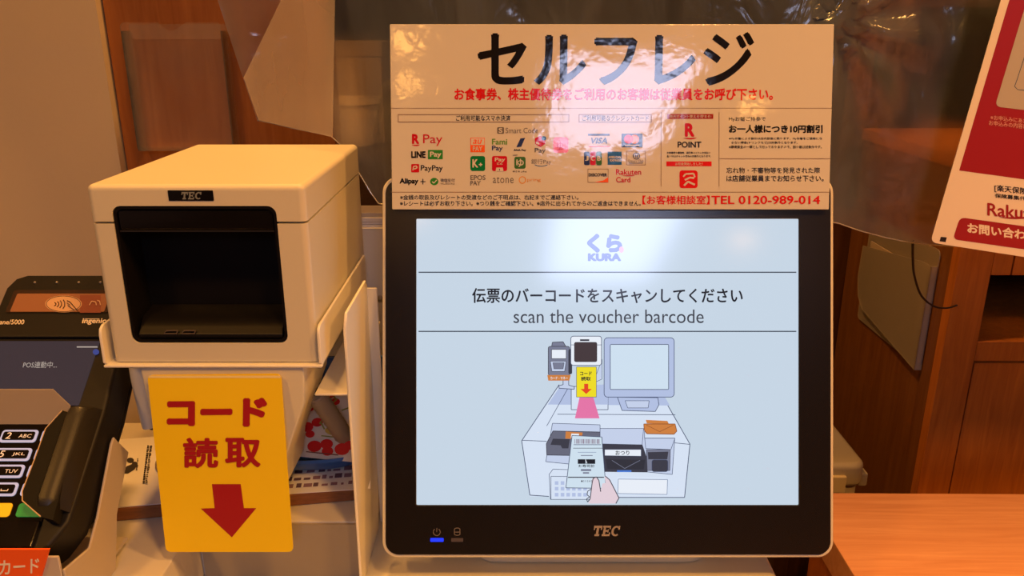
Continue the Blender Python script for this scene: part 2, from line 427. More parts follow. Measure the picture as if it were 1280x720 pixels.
# illustration: a drawing of the self register
def IL(cx, cy): return M(640 + cx / 3.129, 410 + cy / 3.129)
a = Art(IL, -0.0011, 0.00003)
LN = glow('drawing line', 70, 80, 110); LNL = glow('pale line', 130, 145, 175)
BODY = glow('drawing body', 214, 226, 244); SHADE = glow('drawing shade', 178, 192, 226); SH2 = glow('drawing shade two', 196, 208, 234); MID = glow('drawing grey', 122, 126, 148); DK = glow('drawing dark', 62, 62, 74); BRN = glow('drawing brown dark', 70, 58, 62)
YEL = glow('drawing yellow', 238, 220, 40); REDI = glow('drawing red', 228, 74, 40); PNK = glow('beam pink', 228, 118, 168); ORG = glow('drawing orange', 206, 128, 66); SKIN = glow('drawing skin', 226, 206, 216); WHT = glow('drawing white', 232, 238, 248)
def op(pts, fill, ln=LN, w=2.6):
    a.poly(pts, fill)
    if ln: a.path(pts, w, ln, True)
op([(38, 442), (185, 222), (590, 268), (697, 455), (676, 664), (70, 660)], BODY, None)
a.path([(185, 222), (38, 442), (70, 655), (145, 660)], 3, LN); a.path([(590, 268), (697, 455), (676, 664), (415, 664)], 3, LN)
a.poly([(190, 226), (600, 272), (618, 304), (140, 300)], SHADE)
a.path([(40, 440), (136, 444)], 2.4, LN); a.path([(636, 450), (697, 456)], 2.4, LN)
a.line((178, 338), (640, 340), 2.4, LN)
a.path([(245, 236), (218, 238), (136, 384)], 2.2, LN)
op([(232, 230), (376, 222), (376, 320), (232, 320)], BODY); a.poly([(290, 222), (376, 222), (376, 300), (290, 300)], SHADE)
op([(200, 200), (222, 200), (222, 224), (244, 230), (244, 240), (184, 236), (184, 226), (200, 222)], SH2)
op([(155, 74), (158, 56), (200, 54), (212, 74)], MID, DK); op(rr(142, 72, 226, 186, 8), MID, DK); op(rr(222, 84, 234, 180, 5), DK, DK)
op([(155, 84), (212, 84), (212, 120), (155, 120)], WHT, DK, 2); op([(150, 130), (212, 130), (206, 170), (156, 170)], SH2, DK, 2); op([(160, 136), (204, 136), (200, 160), (164, 160)], MID, DK, 1.6)
op([(138, 184), (230, 184), (224, 206), (142, 206)], ORG, None); a.text('カード・マネー', 150, 190, 218, 202, WHT, 0.02, res=1)
op([(318, 215), (352, 122), (352, 200)], SH2, LN, 1.8)
op(rr(230, 32, 350, 146, 10), WHT, LN); a.path([(230, 66), (350, 66)], 2, LN); op(rr(244, 56, 332, 132, 6), BRN, DK, 2); op([(266, 44), (302, 44), (302, 51), (266, 51)], DK, None)
op([(252, 152), (330, 152), (330, 270), (252, 270)], YEL, LN, 1.8)
a.text('コード', 266, 170, 312, 186, G_INK, 0.03); a.text('読取', 270, 190, 308, 206, G_INK, 0.03)
a.poly([(282, 218), (298, 218), (298, 238), (312, 238), (290, 258), (268, 238), (282, 238)], REDI)
a.poly([(264, 271), (318, 271), (342, 353), (246, 353)], PNK)
op(rr(360, 38, 634, 270, 14), SHADE, LN); op(rr(384, 64, 612, 240, 4), glow('drawing screen', 206, 224, 240), LN)
op([(412, 270), (570, 272), (574, 300), (560, 326), (430, 322)], SHADE, LN); op([(442, 284), (536, 284), (532, 312), (452, 312)], SH2, LN, 2)
op([(158, 372), (344, 378), (344, 420), (518, 394), (518, 430), (636, 430), (626, 572), (132, 522)], SH2, LN, 2.2)
op([(160, 402), (344, 406), (356, 500), (136, 496), (134, 452)], glow('drawing dim grey', 104, 106, 124), DK); op([(160, 432), (226, 434), (220, 470), (196, 470), (190, 458), (150, 456)], DK, None)
op([(210, 404), (276, 408), (272, 434), (208, 432)], ORG, None); op([(232, 412), (262, 413), (260, 428), (230, 428)], WHT, None)
op([(344, 392), (514, 392), (508, 456), (344, 452)], SH2, LN, 2)
op([(352, 454), (508, 456), (530, 520), (528, 562), (358, 560)], DK, DK); op([(362, 474), (504, 474), (504, 500), (362, 498)], WHT, LN, 1.6); a.text('おつり', 404, 478, 458, 496, G_INK, 0.02)
op([(366, 512), (520, 514), (514, 552), (372, 550)], glow('drawing near black', 52, 52, 62), None); a.path([(390, 516), (440, 548), (500, 516)], 1.8, MID)
op([(410, 555), (466, 555), (466, 562), (410, 562)], glow('drawing blue', 70, 120, 210), None)
op([(518, 430), (636, 430), (620, 474), (522, 470)], SH2, LN, 2); op([(524, 474), (618, 474), (616, 556), (528, 556)], MID, DK, 2); op([(530, 484), (610, 482), (606, 512), (532, 512)], DK, None); op(rr(546, 514, 608, 560, 8), DK, LN, 2)
op([(522, 358), (606, 362), (612, 374), (526, 372)], ORG, None); op([(514, 374), (636, 374), (643, 402), (632, 414), (526, 412), (516, 398)], ORG, glow('drawing deep brown', 150, 88, 50), 3); a.path([(524, 378), (576, 404), (630, 378)], 2.2, glow('drawing deep brown', 150, 88, 50))
op([(145, 570), (160, 550), (222, 552), (222, 664), (150, 668)], BODY, LN, 2.2); op([(152, 578), (330, 580), (330, 668), (152, 668)], BODY, LN, 2)
for yy in (604, 626, 649):
    for xx in (174, 197, 219, 241, 263, 285): a.rect(xx - 7, yy - 7, xx + 7, yy + 7, SHADE)
op([(414, 588), (606, 590), (604, 648), (412, 644)], WHT, LNL, 2.4)
op([(234, 418), (350, 424), (366, 624), (210, 622)], glow('voucher', 206, 224, 238), LN, 2.6)
for i in range(15):
    x = 244 + i * 6.6; a.rect(x, 432, x + (4 if i % 3 else 2.2), 450, PNK if i < 0 else glow('voucher pink grey', 140, 120, 140))
a.rect(240, 452, 346, 455, MID); a.rect(238, 466, 352, 468, DK)
a.rect(256, 482, 328, 484, LNL); a.rect(268, 494, 314, 497, MID); a.rect(256, 510, 286, 528, G_INK); a.rect(288, 510, 324, 528, G_INK); a.path([(286, 512), (292, 526)], 2.5, WHT)
a.text('お寿司計', 258, 530, 322, 542, G_INK, 0.02, res=1); a.rect(268, 548, 308, 556, MID); a.rect(276, 560, 300, 566, MID); a.rect(218, 578, 358, 582, DK); a.text('◆ＳＵＳＨＩ', 268, 590, 312, 600, DK, 0.02, res=1)
op([(310, 600), (312, 584), (328, 578), (338, 592), (344, 634), (352, 604), (364, 602), (360, 576), (376, 586), (416, 660), (402, 682), (296, 682), (304, 668)], SKIN, None)
a.path([(294, 676), (304, 664), (312, 600), (316, 584), (328, 578), (338, 592), (345, 636)], 3.4, DK); a.path([(364, 576), (380, 590), (416, 660), (404, 682)], 3.4, DK); a.path([(308, 626), (294, 634), (292, 648), (302, 656), (290, 664), (294, 676)], 3, DK)
mf.put(a.done('screen_illustration', None))
a = Art(M, 0.0001, 0.00003); a.maker(740.5, 657, 776, 670, mat('silver print', rgb(150, 138, 128), 0.4)); mf.put(a.done('maker_logo', None))
a = Art(M, 0.0001, 0.00003); g = mat('grey print', rgb(105, 96, 90), 0.5)
a.path([(546 + 4.4 * math.sin(t), 665 - 4.4 * math.cos(t)) for t in [0.6 + k * 0.39 for k in range(14)]], 1.0, g); a.line((546, 660), (546, 665), 1.0, g)
a.path([(568, 661), (570, 660), (573, 660), (575, 661), (575, 668), (573, 669), (570, 669), (568, 668)], 1.0, g, True); a.line((568, 665), (575, 665), 1.0, g)
mf.put(a.done('indicator_icon', None))
def led(px0, px1, m):
    b = mbox(px0, 672.5, px1, 677)
    return mf.put(prism('indicator_light', rr(*b, 0.0005), -0.0005, 0.0006, m))
led(538, 554.5, mat('blue led', (0.01, 0.02, 0.3), 0.3, emit=(0.006, 0.03, 1.0), es=1.3))['label'] = 'glowing blue indicator light'
led(564, 579, mat('dark led', rgb(74, 66, 70), 0.4))['label'] = 'unlit grey indicator light'
# neck and foot
mb = wm(mon).inverted()
bm = bmesh.new()
add_prism(bm, [(-0.03, 0.012), (0.10, 0.012), (0.10, 0.02), (0.085, 0.20), (0.055, 0.20), (0.03, 0.06), (-0.03, 0.03)], -0.05, 0.05, 'X')
bmesh.ops.recalc_face_normals(bm, faces=bm.faces[:]); bev(bm, 0.003, 2)
nk = finish('neck', bm, WHITE, mon)
prism('foot', rr(-0.11, -0.03, 0.09, 0.13, 0.02), 0.0, 0.014, WHITE, mon, b=0.003)

# ------------------------------------------------------------------ sign above the monitor
SIGNTILT = R(77.5)
sg_o = Vector((0, 0, H)) + ray(762, 262) * 0.6345
sign = tag(empty('sign_board', sg_o, (SIGNTILT, 0, 0)), 'large white glossy sign with big black katakana mounted over the top of the monitor', 'sign')
S = plane_map(sign)
def glossy(name, r, g, b): return mat('sign ' + name, rgb(r, g, b), 0.07, coat=0.0, bump=0.27, bscale=46, spec=0.62)
SG_W = glossy('white', 206, 202, 196); SG_K = glossy('black', 20, 18, 18); SG_R = glossy('red', 205, 28, 30); SG_G = glossy('grey', 150, 130, 112)
p0 = S(490, 262); p1 = S(1036.5, 262); p2 = S(1043, 30); p3 = S(487, 30)
bm = bmesh.new(); add_prism(bm, [p0, p1, p2, p3], -0.003, 0.0); bmesh.ops.recalc_face_normals(bm, faces=bm.faces[:]); bev(bm, 0.0008, 2)
finish('board', bm, SG_W, sign)
def sart(): return Art(S, 0.0001, 0.00004)
a = sart(); a.text('セルフレジ', 597, 40, 941, 107, SG_K, 0.026, res=8); a.done('heading', sign)
a = sart(); a.text('お食事券、株主優待券をご利用のお客様は従業員をお呼び下さい。', 568, 110, 966, 125.5, SG_R, 0.03); a.done('notice', sign)
a = sart(); a.rect(488, 135, 1040, 135.7, SG_G); a.rect(489, 239.8, 1037, 240.6, SG_G); a.rect(826, 140, 826.7, 233, SG_G); a.rect(898.5, 140, 899.2, 233, SG_G); a.rect(899, 198, 1038, 198.7, SG_G)
a.frame(497.5, 142.8, 711.5, 152.8, 0.8, SG_G); a.frame(723.5, 142.8, 814.5, 152.8, 0.8, SG_G); a.done('rule_lines', sign)
a = sart(); a.text('ご利用可能なスマホ決済', 570, 144.2, 638, 151.2, SG_K, 0.015, res=2); a.done('column_title', sign); a = sart(); a.text('ご利用可能なクレジットカード', 728, 144.2, 811, 151.2, SG_K, 0.01, res=2); a.done('column_title', sign)
C = {}
def sc_(name, r, g, b):
    if name not in C: C[name] = glossy(name, r, g, b)
    return C[name]
RK = sc_('crimson', 190, 20, 40); GR = sc_('green', 50, 135, 60); ORR = sc_('orange', 235, 95, 40); NV = sc_('navy', 40, 55, 115); BL = sc_('blue', 40, 100, 175); PK = sc_('pink', 235, 130, 190); MG = sc_('mid grey', 105, 100, 100); LG = sc_('leaf green', 90, 150, 50); GO = sc_('gold', 215, 150, 60); DG = sc_('deep green', 60, 110, 60)
def logo(fn, label=None):
    a = sart(); fn(a); o = a.done('payment_logo', sign)
    if label: o['label'] = label
def swoosh(a, x0, x1, y, h, m):
    n = 10; top = [(x0 + (x1 - x0) * k / n, y - math.sin(math.pi * k / n) * h * 0.2 + 0) for k in range(n + 1)]
    a.poly([(x0, y)] + [(x0 + (x1 - x0) * k / n, y + h * (1 - (2 * k / n - 1) ** 2)) for k in range(1, n)] + [(x1, y - h * 0.3)], m)
def f(a): a.text('R', 515, 167.5, 524, 180, RK, 0.05); swoosh(a, 514.5, 525, 181.2, 1.4, RK); a.text('Pay', 529, 168, 553, 182.5, RK, 0.0)
logo(f, 'crimson lettered logo')
def f(a): a.text('LINE', 514, 189, 532, 197.5, SG_K, 0.05); a.rect(535, 187.5, 553.5, 199, GR); a.text('Pay', 537.5, 189.5, 551.5, 198, SG_W, 0.03)
logo(f, 'black letters beside a green plate')
def f(a):
    a.rrect(514, 205, 524, 215.5, 1, RK); a.path([(516, 213), (517, 208), (520.5, 207.5), (521.5, 209.5), (519, 211), (516, 211)], 1.3, SG_W); a.text('PayPay', 526, 206.5, 553.5, 215.5, SG_K, 0.01)
logo(f, 'red square with grey lettering')
def f(a):
    a.text('Alipay', 499.5, 222.8, 523, 231.5, SG_K, 0.04); a.line((525.5, 227), (532, 227), 1, SG_K); a.line((528.7, 223.5), (528.7, 230.5), 1, SG_K)
logo(f, 'bold black lettering with a plus')
def f(a):
    a.ell(542.8, 226.9, 5.2, 4.6, GR); a.path([(540.2, 227), (542.3, 229), (546, 225)], 1.2, SG_W); a.text('微信支付', 550.5, 223, 568.5, 228, MG, 0.01, res=1); a.text('WeChat Pay', 550.5, 228.8, 568.5, 231, MG, 0.02, res=1)
logo(f, 'green speech bubble with small grey text')
def f(a):
    a.rrect(621.5, 159, 630, 167.2, 1, MG); a.text('S', 623.3, 160, 628.2, 166.2, SG_W, 0.03); a.text('Smart Code', 632, 159.8, 672.5, 166.5, MG, 0.0)
logo(f, 'grey square badge with grey lettering')
def f(a):
    a.rect(588, 172.3, 606, 190.3, ORR); a.rect(588.8, 173, 605.3, 181.3, SG_W); a.text('au', 591, 174.3, 602.5, 180, ORR, 0.02, 0.25); a.text('PAY', 591, 182.8, 603, 188.8, SG_W, 0.02)
logo(f, 'orange and white square')
def f(a): a.text('Fami', 615, 173.5, 634, 180.8, LG, 0.02); a.text('Pay', 615, 182, 628.5, 189.8, NV, 0.02)
logo(f, 'green and navy two-line lettering')
def f(a): a.poly([(650.5, 173), (656.5, 172.3), (651.5, 183.5), (645.5, 184)], NV); a.text('ANA Pay', 642, 186.3, 657.5, 189.5, SG_K, 0.03, res=1)
logo(f, 'slanted navy plate over tiny text')
def f(a):
    a.poly([(668.5, 173), (675, 169.8), (682, 173), (681.5, 180), (675.5, 184), (669, 180)], RK); a.ell(679.8, 173, 3, 2.8, BL); a.poly([(670, 177), (674, 178.5), (674, 181), (670, 179.5)], SG_W); a.text('Pay', 668.5, 185, 682, 192.3, SG_K, 0.0)
logo(f, 'red hexagon over black lettering')
def f(a): a.rrect(691.5, 171.5, 710.5, 191, 3.4, PK); a.text('ゆ', 696, 177, 704, 187, sc_('deep pink', 200, 60, 140), 0.0); a.line((696, 188), (708, 185), 0.9, sc_('deep pink', 200, 60, 140))
logo(f, 'pink rounded square')
def f(a): a.rrect(588, 195, 606.5, 213.8, 3, sc_('emerald', 20, 120, 70)); a.text('K', 590.5, 199, 597.5, 209.5, SG_W, 0.03); a.text('+', 598.5, 203.5, 603, 208, SG_W, 0.05)
logo(f, 'green rounded square with a white letter')
def f(a):
    a.rrect(615, 195, 634, 214, 2.5, RK); a.text('Pay', 618.5, 197, 631.5, 203, SG_W, 0.03); a.text('どん', 621, 203, 628.5, 206, SG_W, 0.03, res=1); a.poly([(619.5, 214.2), (620.5, 209.5), (628.5, 209.5), (629.5, 214.2)], SG_W); a.line((624.5, 211), (624.5, 213), 0.8, SG_K)
logo(f, 'red square with white lettering')
def f(a): a.rrect(643, 196, 657, 211, 2.4, DG); a.text('ゆ', 645.3, 198.5, 654.8, 208.8, SG_W, 0.02); a.text('ゆうちょPay', 641, 213.2, 658.5, 216, SG_K, 0.02, res=1); a.rect(641.5, 193.5, 647, 194.3, MG)
logo(f, 'dark green leaf badge over tiny text')
def f(a):
    a.text('銀行Pay', 664, 198.8, 689, 206, MG, 0.0, res=2); a.path([(668.5 + k * 1.6, 206 + 1.8 * math.sin(math.pi * k / 10)) for k in range(11)], 0.8, BL)
logo(f, 'grey lettering over a curved underline')
def f(a): a.text('EPOS', 588, 219, 607, 225, MG, 0.02); a.text('PAY', 588, 226, 601, 231.8, MG, 0.02)
logo(f, 'two-line dark grey lettering')
def f(a): a.text('atone', 616, 221, 642, 229, MG, 0.0, spacing=1.1)
logo(f, 'thin grey lowercase lettering')
def f(a): a.path([(653 + 4 * math.cos(2 * math.pi * k / 16), 225 + 4.2 * math.sin(2 * math.pi * k / 16)) for k in range(16)], 1.2, GO, True); a.text('pring', 659, 222.8, 676, 227.8, GO, 0.0, res=2)
logo(f, 'gold ring with faint lettering')
def f(a): a.rect(735, 167.2, 762, 169.6, NV); a.text('VISA', 739, 172, 759, 179.5, NV, 0.03, 0.25); a.rect(736, 182.6, 762, 183.6, ORR)
logo(f, 'blue slanted lettering between two bars')
def f(a):
    a.rect(777, 167, 803, 184, SG_K); a.ell(785.5, 174, 5.6, 5.6, sc_('scarlet', 220, 50, 45)); a.ell(793.2, 174, 5.6, 5.6, sc_('amber', 240, 150, 40)); a.ell(789.3, 174, 2.3, 3.9, sc_('vermilion', 235, 95, 40)); a.rect(781, 181, 799, 182.3, SG_W)
logo(f, 'two overlapping circles on black')
def f(a):
    for x, c, ch in ((730, NV, 'J'), (737.6, RK, 'C'), (745.2, DG, 'B')):
        a.rrect(x, 189.5, x + 7, 206.5, 2, c); a.text(ch, x + 1.2, 195, x + 5.8, 201, SG_W, 0.03)
logo(f, 'three coloured bars with white letters')
def f(a): a.rect(759.5, 189.5, 777, 206, BL); a.text('AMERICAN', 760.5, 195, 776, 198, SG_W, 0.03, res=1); a.text('EXPRESS', 762.5, 199, 776.5, 202, SG_W, 0.03, res=1)
logo(f, 'solid blue square with white text')
def f(a):
    a.frame(783, 188.5, 807, 206.5, 0.7, SG_G); a.path([(795.5 + 4 * math.cos(2 * math.pi * k / 16), 195 + 4 * math.sin(2 * math.pi * k / 16)) for k in range(16)], 1, NV, True); a.line((794.5, 192.8), (794.5, 197.2), 1, NV); a.line((796.5, 192.8), (796.5, 197.2), 1, NV); a.text('Diners Club', 785.5, 199.5, 804.5, 202.8, MG, 0.0, res=1); a.rect(786, 203.5, 804, 204.2, MG)
logo(f, 'outlined card with a blue ring')
def f(a): a.frame(734.5, 211, 760.5, 228.2, 0.7, SG_G); a.poly([(743, 228), (754, 225.5), (760.2, 221.5), (760.2, 228)], ORR); a.text('DISCOVER', 735.8, 216.5, 758.8, 220.5, SG_K, 0.03, res=2)
logo(f, 'outlined card with an orange corner')
def f(a): a.text('Rakuten', 770, 211.5, 801.5, 218.5, RK, 0.02); swoosh(a, 777, 794, 219.3, 1.0, RK); a.text('Card', 770, 221.2, 788, 228, RK, 0.02)
logo(f, 'crimson two-line lettering')
a = sart(); DR = sc_('dark red', 150, 35, 30)
a.rect(834, 142.5, 891.5, 148.6, DR); a.text('楽天ポイント使える!貯まる!', 837, 143.6, 889, 147.5, SG_W, 0.01, res=1); a.done('point_banner', sign)
a = sart(); a.text('R', 856, 154, 868, 171, RK, 0.05); swoosh(a, 854, 871, 172.6, 1.6, RK); a.text('POINT', 847, 177, 876.5, 184.6, SG_K, 0.025); a.done('point_logo', sign)
a = sart(); a.text('お食事券や優待券、割引券などでのお支払い', 833.5, 189.5, 888, 192.5, SG_K, 0.02, res=1); a.text('払い分はポイント付与の対象外となります。', 833.5, 193.8, 889, 196.8, SG_K, 0.02, res=1); a.done('small_print', sign)
a = sart(); a.rect(833, 201.8, 889.5, 207.8, SG_R); a.text('お取扱開始しました！', 844, 203, 878, 206.8, SG_W, 0.01, res=1); a.done('start_banner', sign)
a = sart(); a.rrect(849.3, 213, 872, 235.2, 3.4, SG_R)
a.path([(854, 221), (857, 217.5), (867, 217), (868.5, 221.5)], 2, SG_W); a.path([(856, 225), (862, 222), (867.5, 222.5)], 2.2, SG_W); a.path([(855, 232), (860, 227), (868.5, 231)], 2.4, SG_W); a.done('app_icon', sign)
a = sart(); a.text('Myお箸ご持参で', 911, 146, 957, 152.2, SG_K, 0.005, res=2); a.text('お一人様につき10円割引', 911, 156, 1028, 166.3, SG_K, 0.035); a.done('discount_text', sign)
a = sart(); a.text('※Myお箸による割引は店内飲食に限ります。Myお箸をご使用にな', 911, 171.6, 1027.5, 175.2, SG_K, 0.015, res=1); a.text('らない場合(ドリンクなど)は対象外となります。', 914.5, 176.6, 997, 180.4, SG_K, 0.015, res=1); a.text('※環境保全の一環として行っておりますので、割り箸は対象外です。', 911, 181.8, 1027, 185.6, SG_K, 0.015, res=1); a.done('small_print', sign)
a = sart(); a.text('忘れ物・不審物等を発見された際', 908, 209.3, 1025, 216.6, SG_K, 0.012, res=2); a.text('は店舗従業員までお知らせ下さい。', 908, 219, 1029.5, 227, SG_K, 0.012, res=2); a.done('lost_property_text', sign)
a = sart(); a.text('※金銭の取扱及びレシートの受渡などのご不明点は、右記までご連絡下さい。', 500, 243.6, 723, 249.8, SG_K, 0.012, res=2); a.text('※レシートは必ずお取り下さい。※つり銭をご確認下さい。※店外に出られてからのご返金はできません。', 500, 251, 801, 257.4, SG_K, 0.012, res=2); a.done('footnote', sign)
a = sart(); a.text('【お客様相談室】', 803, 244.3, 887, 255.6, SG_R, 0.02); a.text('TEL 0120-989-014', 889, 244.6, 1025, 255.2, SG_R, 0.02); a.done('telephone_line', sign)

# ------------------------------------------------------------------ receipt printer
PX0, PX1, PY0, PZ0, PZ1 = -0.2832, -0.1380, 0.525, 1.1435, 1.2712
cx = (PX0 + PX1) / 2; hw = (PX1 - PX0) / 2; PH = PZ1 - PZ0
pr = tag(empty('receipt_printer', (cx, PY0, PZ0)), 'white cube-shaped receipt printer with black front slot, above the yellow sign', 'printer')
ox0, ox1, oz0, oz1 = -0.2678 - cx, -0.1578 - cx, 1.1585 - PZ0, 1.2570 - PZ0
SEAM = 1.2455 - PZ0
def shell(name, z0, z1, top):
    """rounded block in plan; carved by the front opening"""
    bm = bmesh.new(); add_prism(bm, rr(-hw, 0, hw, 0.197, 0.0045, 8), z0, z1)
    bmesh.ops.recalc_face_normals(bm, faces=bm.faces[:])
    es = [e for e in bm.edges if all(abs(v.co.z - z1) < 1e-6 for v in e.verts)] if top else [e for e in bm.edges if all(abs(v.co.z - z0) < 1e-6 for v in e.verts)]
    bmesh.ops.bevel(bm, geom=es, offset=0.004 if top else 0.0015, segments=6, profile=0.5, affect='EDGES', clamp_overlap=True)
    o = finish(name, bm, WHITE); o.modifiers.clear()
    bmc = bmesh.new(); add_prism(bmc, rr(ox0, oz0, ox1, oz1, 0.006, 6), -0.02, 0.034, 'Y')
    co = finish('cut', bmc, WHITE); co.modifiers.clear()
    md = o.modifiers.new('b', 'BOOLEAN'); md.operation = 'DIFFERENCE'; md.object = co; md.solver = 'EXACT'
    bpy.context.view_layer.update()
    me = bpy.data.meshes.new_from_object(o.evaluated_get(bpy.context.evaluated_depsgraph_get()))
    me.name = name; o.modifiers.clear(); o.data = me; me.shade_flat()
    bpy.data.objects.remove(co); o.parent = pr
    return o
shell('body', 0.0, SEAM - 0.0008, False)
shell('lid', SEAM + 0.0008, PH, True)
bm = bmesh.new()
e = 0.0004
SLOT = mat('slot black', (0.006, 0.005, 0.005), 0.4, spec=0.25)
add_prism(bm, rr(ox0 + e, oz0 + e, ox1 - e, oz1 - e, 0.0058, 6), 0.0006, 0.0335, 'Y', hole=rr(ox0 + .0022, oz0 + .0022, ox1 - .0022, oz1 - .0022, 0.005, 6))
add_prism(bm, rr(ox0 + .001, oz0 + .001, ox1 - .001, oz1 - .001, 0.005, 6), 0.031, 0.0335, 'Y')
finish('slot_liner', bm, SLOT, pr)
bm = bmesh.new(); add_prism(bm, [(0.0015, oz1 - 0.003), (0.0015, oz1 - 0.0165), (0.006, oz1 - 0.0185), (0.03, oz1 - 0.0185), (0.03, oz1 - 0.003)], ox0 + 0.003, ox1 - 0.003, 'X')
bmesh.ops.recalc_face_normals(bm, faces=bm.faces[:]); bev(bm, 0.001, 2); finish('slot_cover', bm, GLOSSBLACK, pr)
box('cutter_bar', ox0 + .003, ox1 - .003, 0.0010, 0.004, oz1 - 0.0180, oz1 - 0.0170, mat('cutter steel', rgb(120, 112, 104), 0.35, 1.0), pr)
bm = bmesh.new(); add_prism(bm, [(0.0015, oz0 + 0.003), (0.0015, oz0 + 0.006), (0.006, oz0 + 0.010), (0.012, oz0 + 0.016), (0.03, oz0 + 0.019), (0.03, oz0 + 0.003)], ox0 + 0.004, ox1 - 0.004, 'X')
bmesh.ops.recalc_face_normals(bm, faces=bm.faces[:]); bev(bm, 0.001, 2); finish('paper_chute', bm, SLOT, pr)
for k in range(2):
    x = ox0 + 0.022 + k * 0.0125
    bm = bmesh.new(); add_prism(bm, [(x, oz0 + .0062), (x + .0095, oz0 + .0062), (x + .0105, oz0 + .0090), (x + .002, oz0 + .0090)], 0.0014, 0.0025, 'Y', hole=[(x + .0007, oz0 + .0067), (x + .0091, oz0 + .0067), (x + .0097, oz0 + .0085), (x + .0022, oz0 + .0085)])
    finish('indicator_window', bm, mat('window rim', rgb(96, 84, 76), 0.4), pr)
bl, br_ = -0.2285 - cx, -0.1985 - cx
# the badge: black plate with the maker's letters
bd = prism('badge', rr(bl, PH - 0.0106, br_, PH - 0.0036, 0.0004), -0.0004, 0.0004, GLOSSBLACK, pr, 'Y')
bm = bmesh.new()
for k_, p_ in enumerate(slab_letters()): bm.faces.new([bm.verts.new((bl + .0083 + x / 3.2 * .0145, -0.0006 - k_ * 2e-6, PH - 0.0096 + y * .0050)) for x, y in p_])
lt = finish('badge_letters', bm, mat('badge grey', rgb(128, 132, 130), 0.4), None, 0); lt.parent = bd

# ------------------------------------------------------------------ printer stand of folded white steel
st = tag(empty('printer_stand', (cx, 0.6, ZB)), 'folded white steel stand carrying the receipt printer', 'stand')
def w2(root, p): return Vector(p) - root.location
SL = st.location
TZ = PZ0 - ZB
bx0, bx1 = -0.2893 - cx, -0.1345 - cx
y0s = 0.5215 - SL.y
box('tray', bx0, bx1, y0s, 0.105, TZ - 0.0026, TZ - 0.0004, ENAMEL, st, 0.0006, 1)
for nm, xx in (('tray_flange', bx0), ('tray_flange', bx1 - 0.0022)):
    bm = bmesh.new()
    z0, z1 = TZ - 0.0026, 1.1728 - ZB
    pts = [(0.105, z0), (0.105, z1), (y0s + 0.006, z1 - 0.001), (y0s + 0.002, z1 - 0.003), (y0s + 0.0005, z1 - 0.007), (y0s, z0 + 0.004), (y0s + 0.004, z0)]
    add_prism(bm, pts, xx, xx + 0.0022, 'X'); bmesh.ops.recalc_face_normals(bm, faces=bm.faces[:]); bev(bm, 0.0007, 2, 50)
    finish(nm, bm, ENAMEL, st)
# scanner housing hanging below the tray (tapers downward behind the yellow card)
bm = bmesh.new()
ys0, ys1 = 0.5235 - SL.y, 0.60 - SL.y
A_ = [(-0.265 - cx, TZ - 0.003), (-0.148 - cx, TZ - 0.003), (-0.150 - cx, 1.112 - ZB), (-0.172 - cx, 1.055 - ZB), (-0.176 - cx, 1.03 - ZB), (-0.243 - cx, 1.03 - ZB), (-0.262 - cx, 1.09 - ZB)]
add_prism(bm, A_, ys0, ys1, 'Y'); bmesh.ops.recalc_face_normals(bm, faces=bm.faces[:]); bev(bm, 0.002, 2); finish('scanner_housing', bm, WHITE, st)
# small open shelf on the right under the tray
box('bracket_shelf', -0.1475 - cx, -0.1228 - cx, ys0 + 0.02, 0.10, 1.1085 - ZB, 1.1105 - ZB, ENAMEL, st, 0.0006, 1)
# column
bm = bmesh.new()
cy0, cy1 = 0.538 - SL.y, 0.632 - SL.y
pts = [(cy0, 0.004), (cy0 + 0.004, 0.0005), (cy1 - 0.012, 0.0005), (cy1, 0.05), (cy1, 1.168 - ZB), (cy1 - 0.004, 1.1725 - ZB), (cy0 + 0.012, 1.1725 - ZB), (cy0 + 0.004, 1.162 - ZB)]
add_prism(bm, pts, -0.1225 - cx, -0.1203 - cx, 'X'); bmesh.ops.recalc_face_normals(bm, faces=bm.faces[:]); bev(bm, 0.0008, 2, 50); finish('column', bm, ENAMEL, st)
box('column_lip', -0.1206 - cx, -0.112 - cx, cy1 - 0.002, cy1, 0.0005, 1.165 - ZB, ENAMEL, st, 0.0005, 1)
# back plate with top ledge and screws
by = 0.70 - SL.y
box('back_plate', -0.30 - cx, -0.075 - cx, 0.735 - SL.y, 0.737 - SL.y, 0.0005, 1.190 - ZB, ENAMEL, st, 0.0006, 1)
box('ledge', -0.30 - cx, 0.02 - cx, 0.735 - SL.y, 0.785 - SL.y, 1.1885 - ZB, 1.1905 - ZB, ENAMEL, st, 0.0006, 1)
for (x, z) in ((-0.128, 1.055), (-0.128, 1.12)):
    bm = bmesh.new(); bmesh.ops.create_uvsphere(bm, u_segments=14, v_segments=8, radius=0.0036)
    bmesh.ops.scale(bm, vec=(1, 0.5, 1), verts=bm.verts[:]); bmesh.ops.translate(bm, vec=(x - cx, 0.7345 - SL.y, z - ZB), verts=bm.verts[:])
    finish('screw', bm, mat('screw steel', rgb(200, 190, 175), 0.3, 1.0), st)
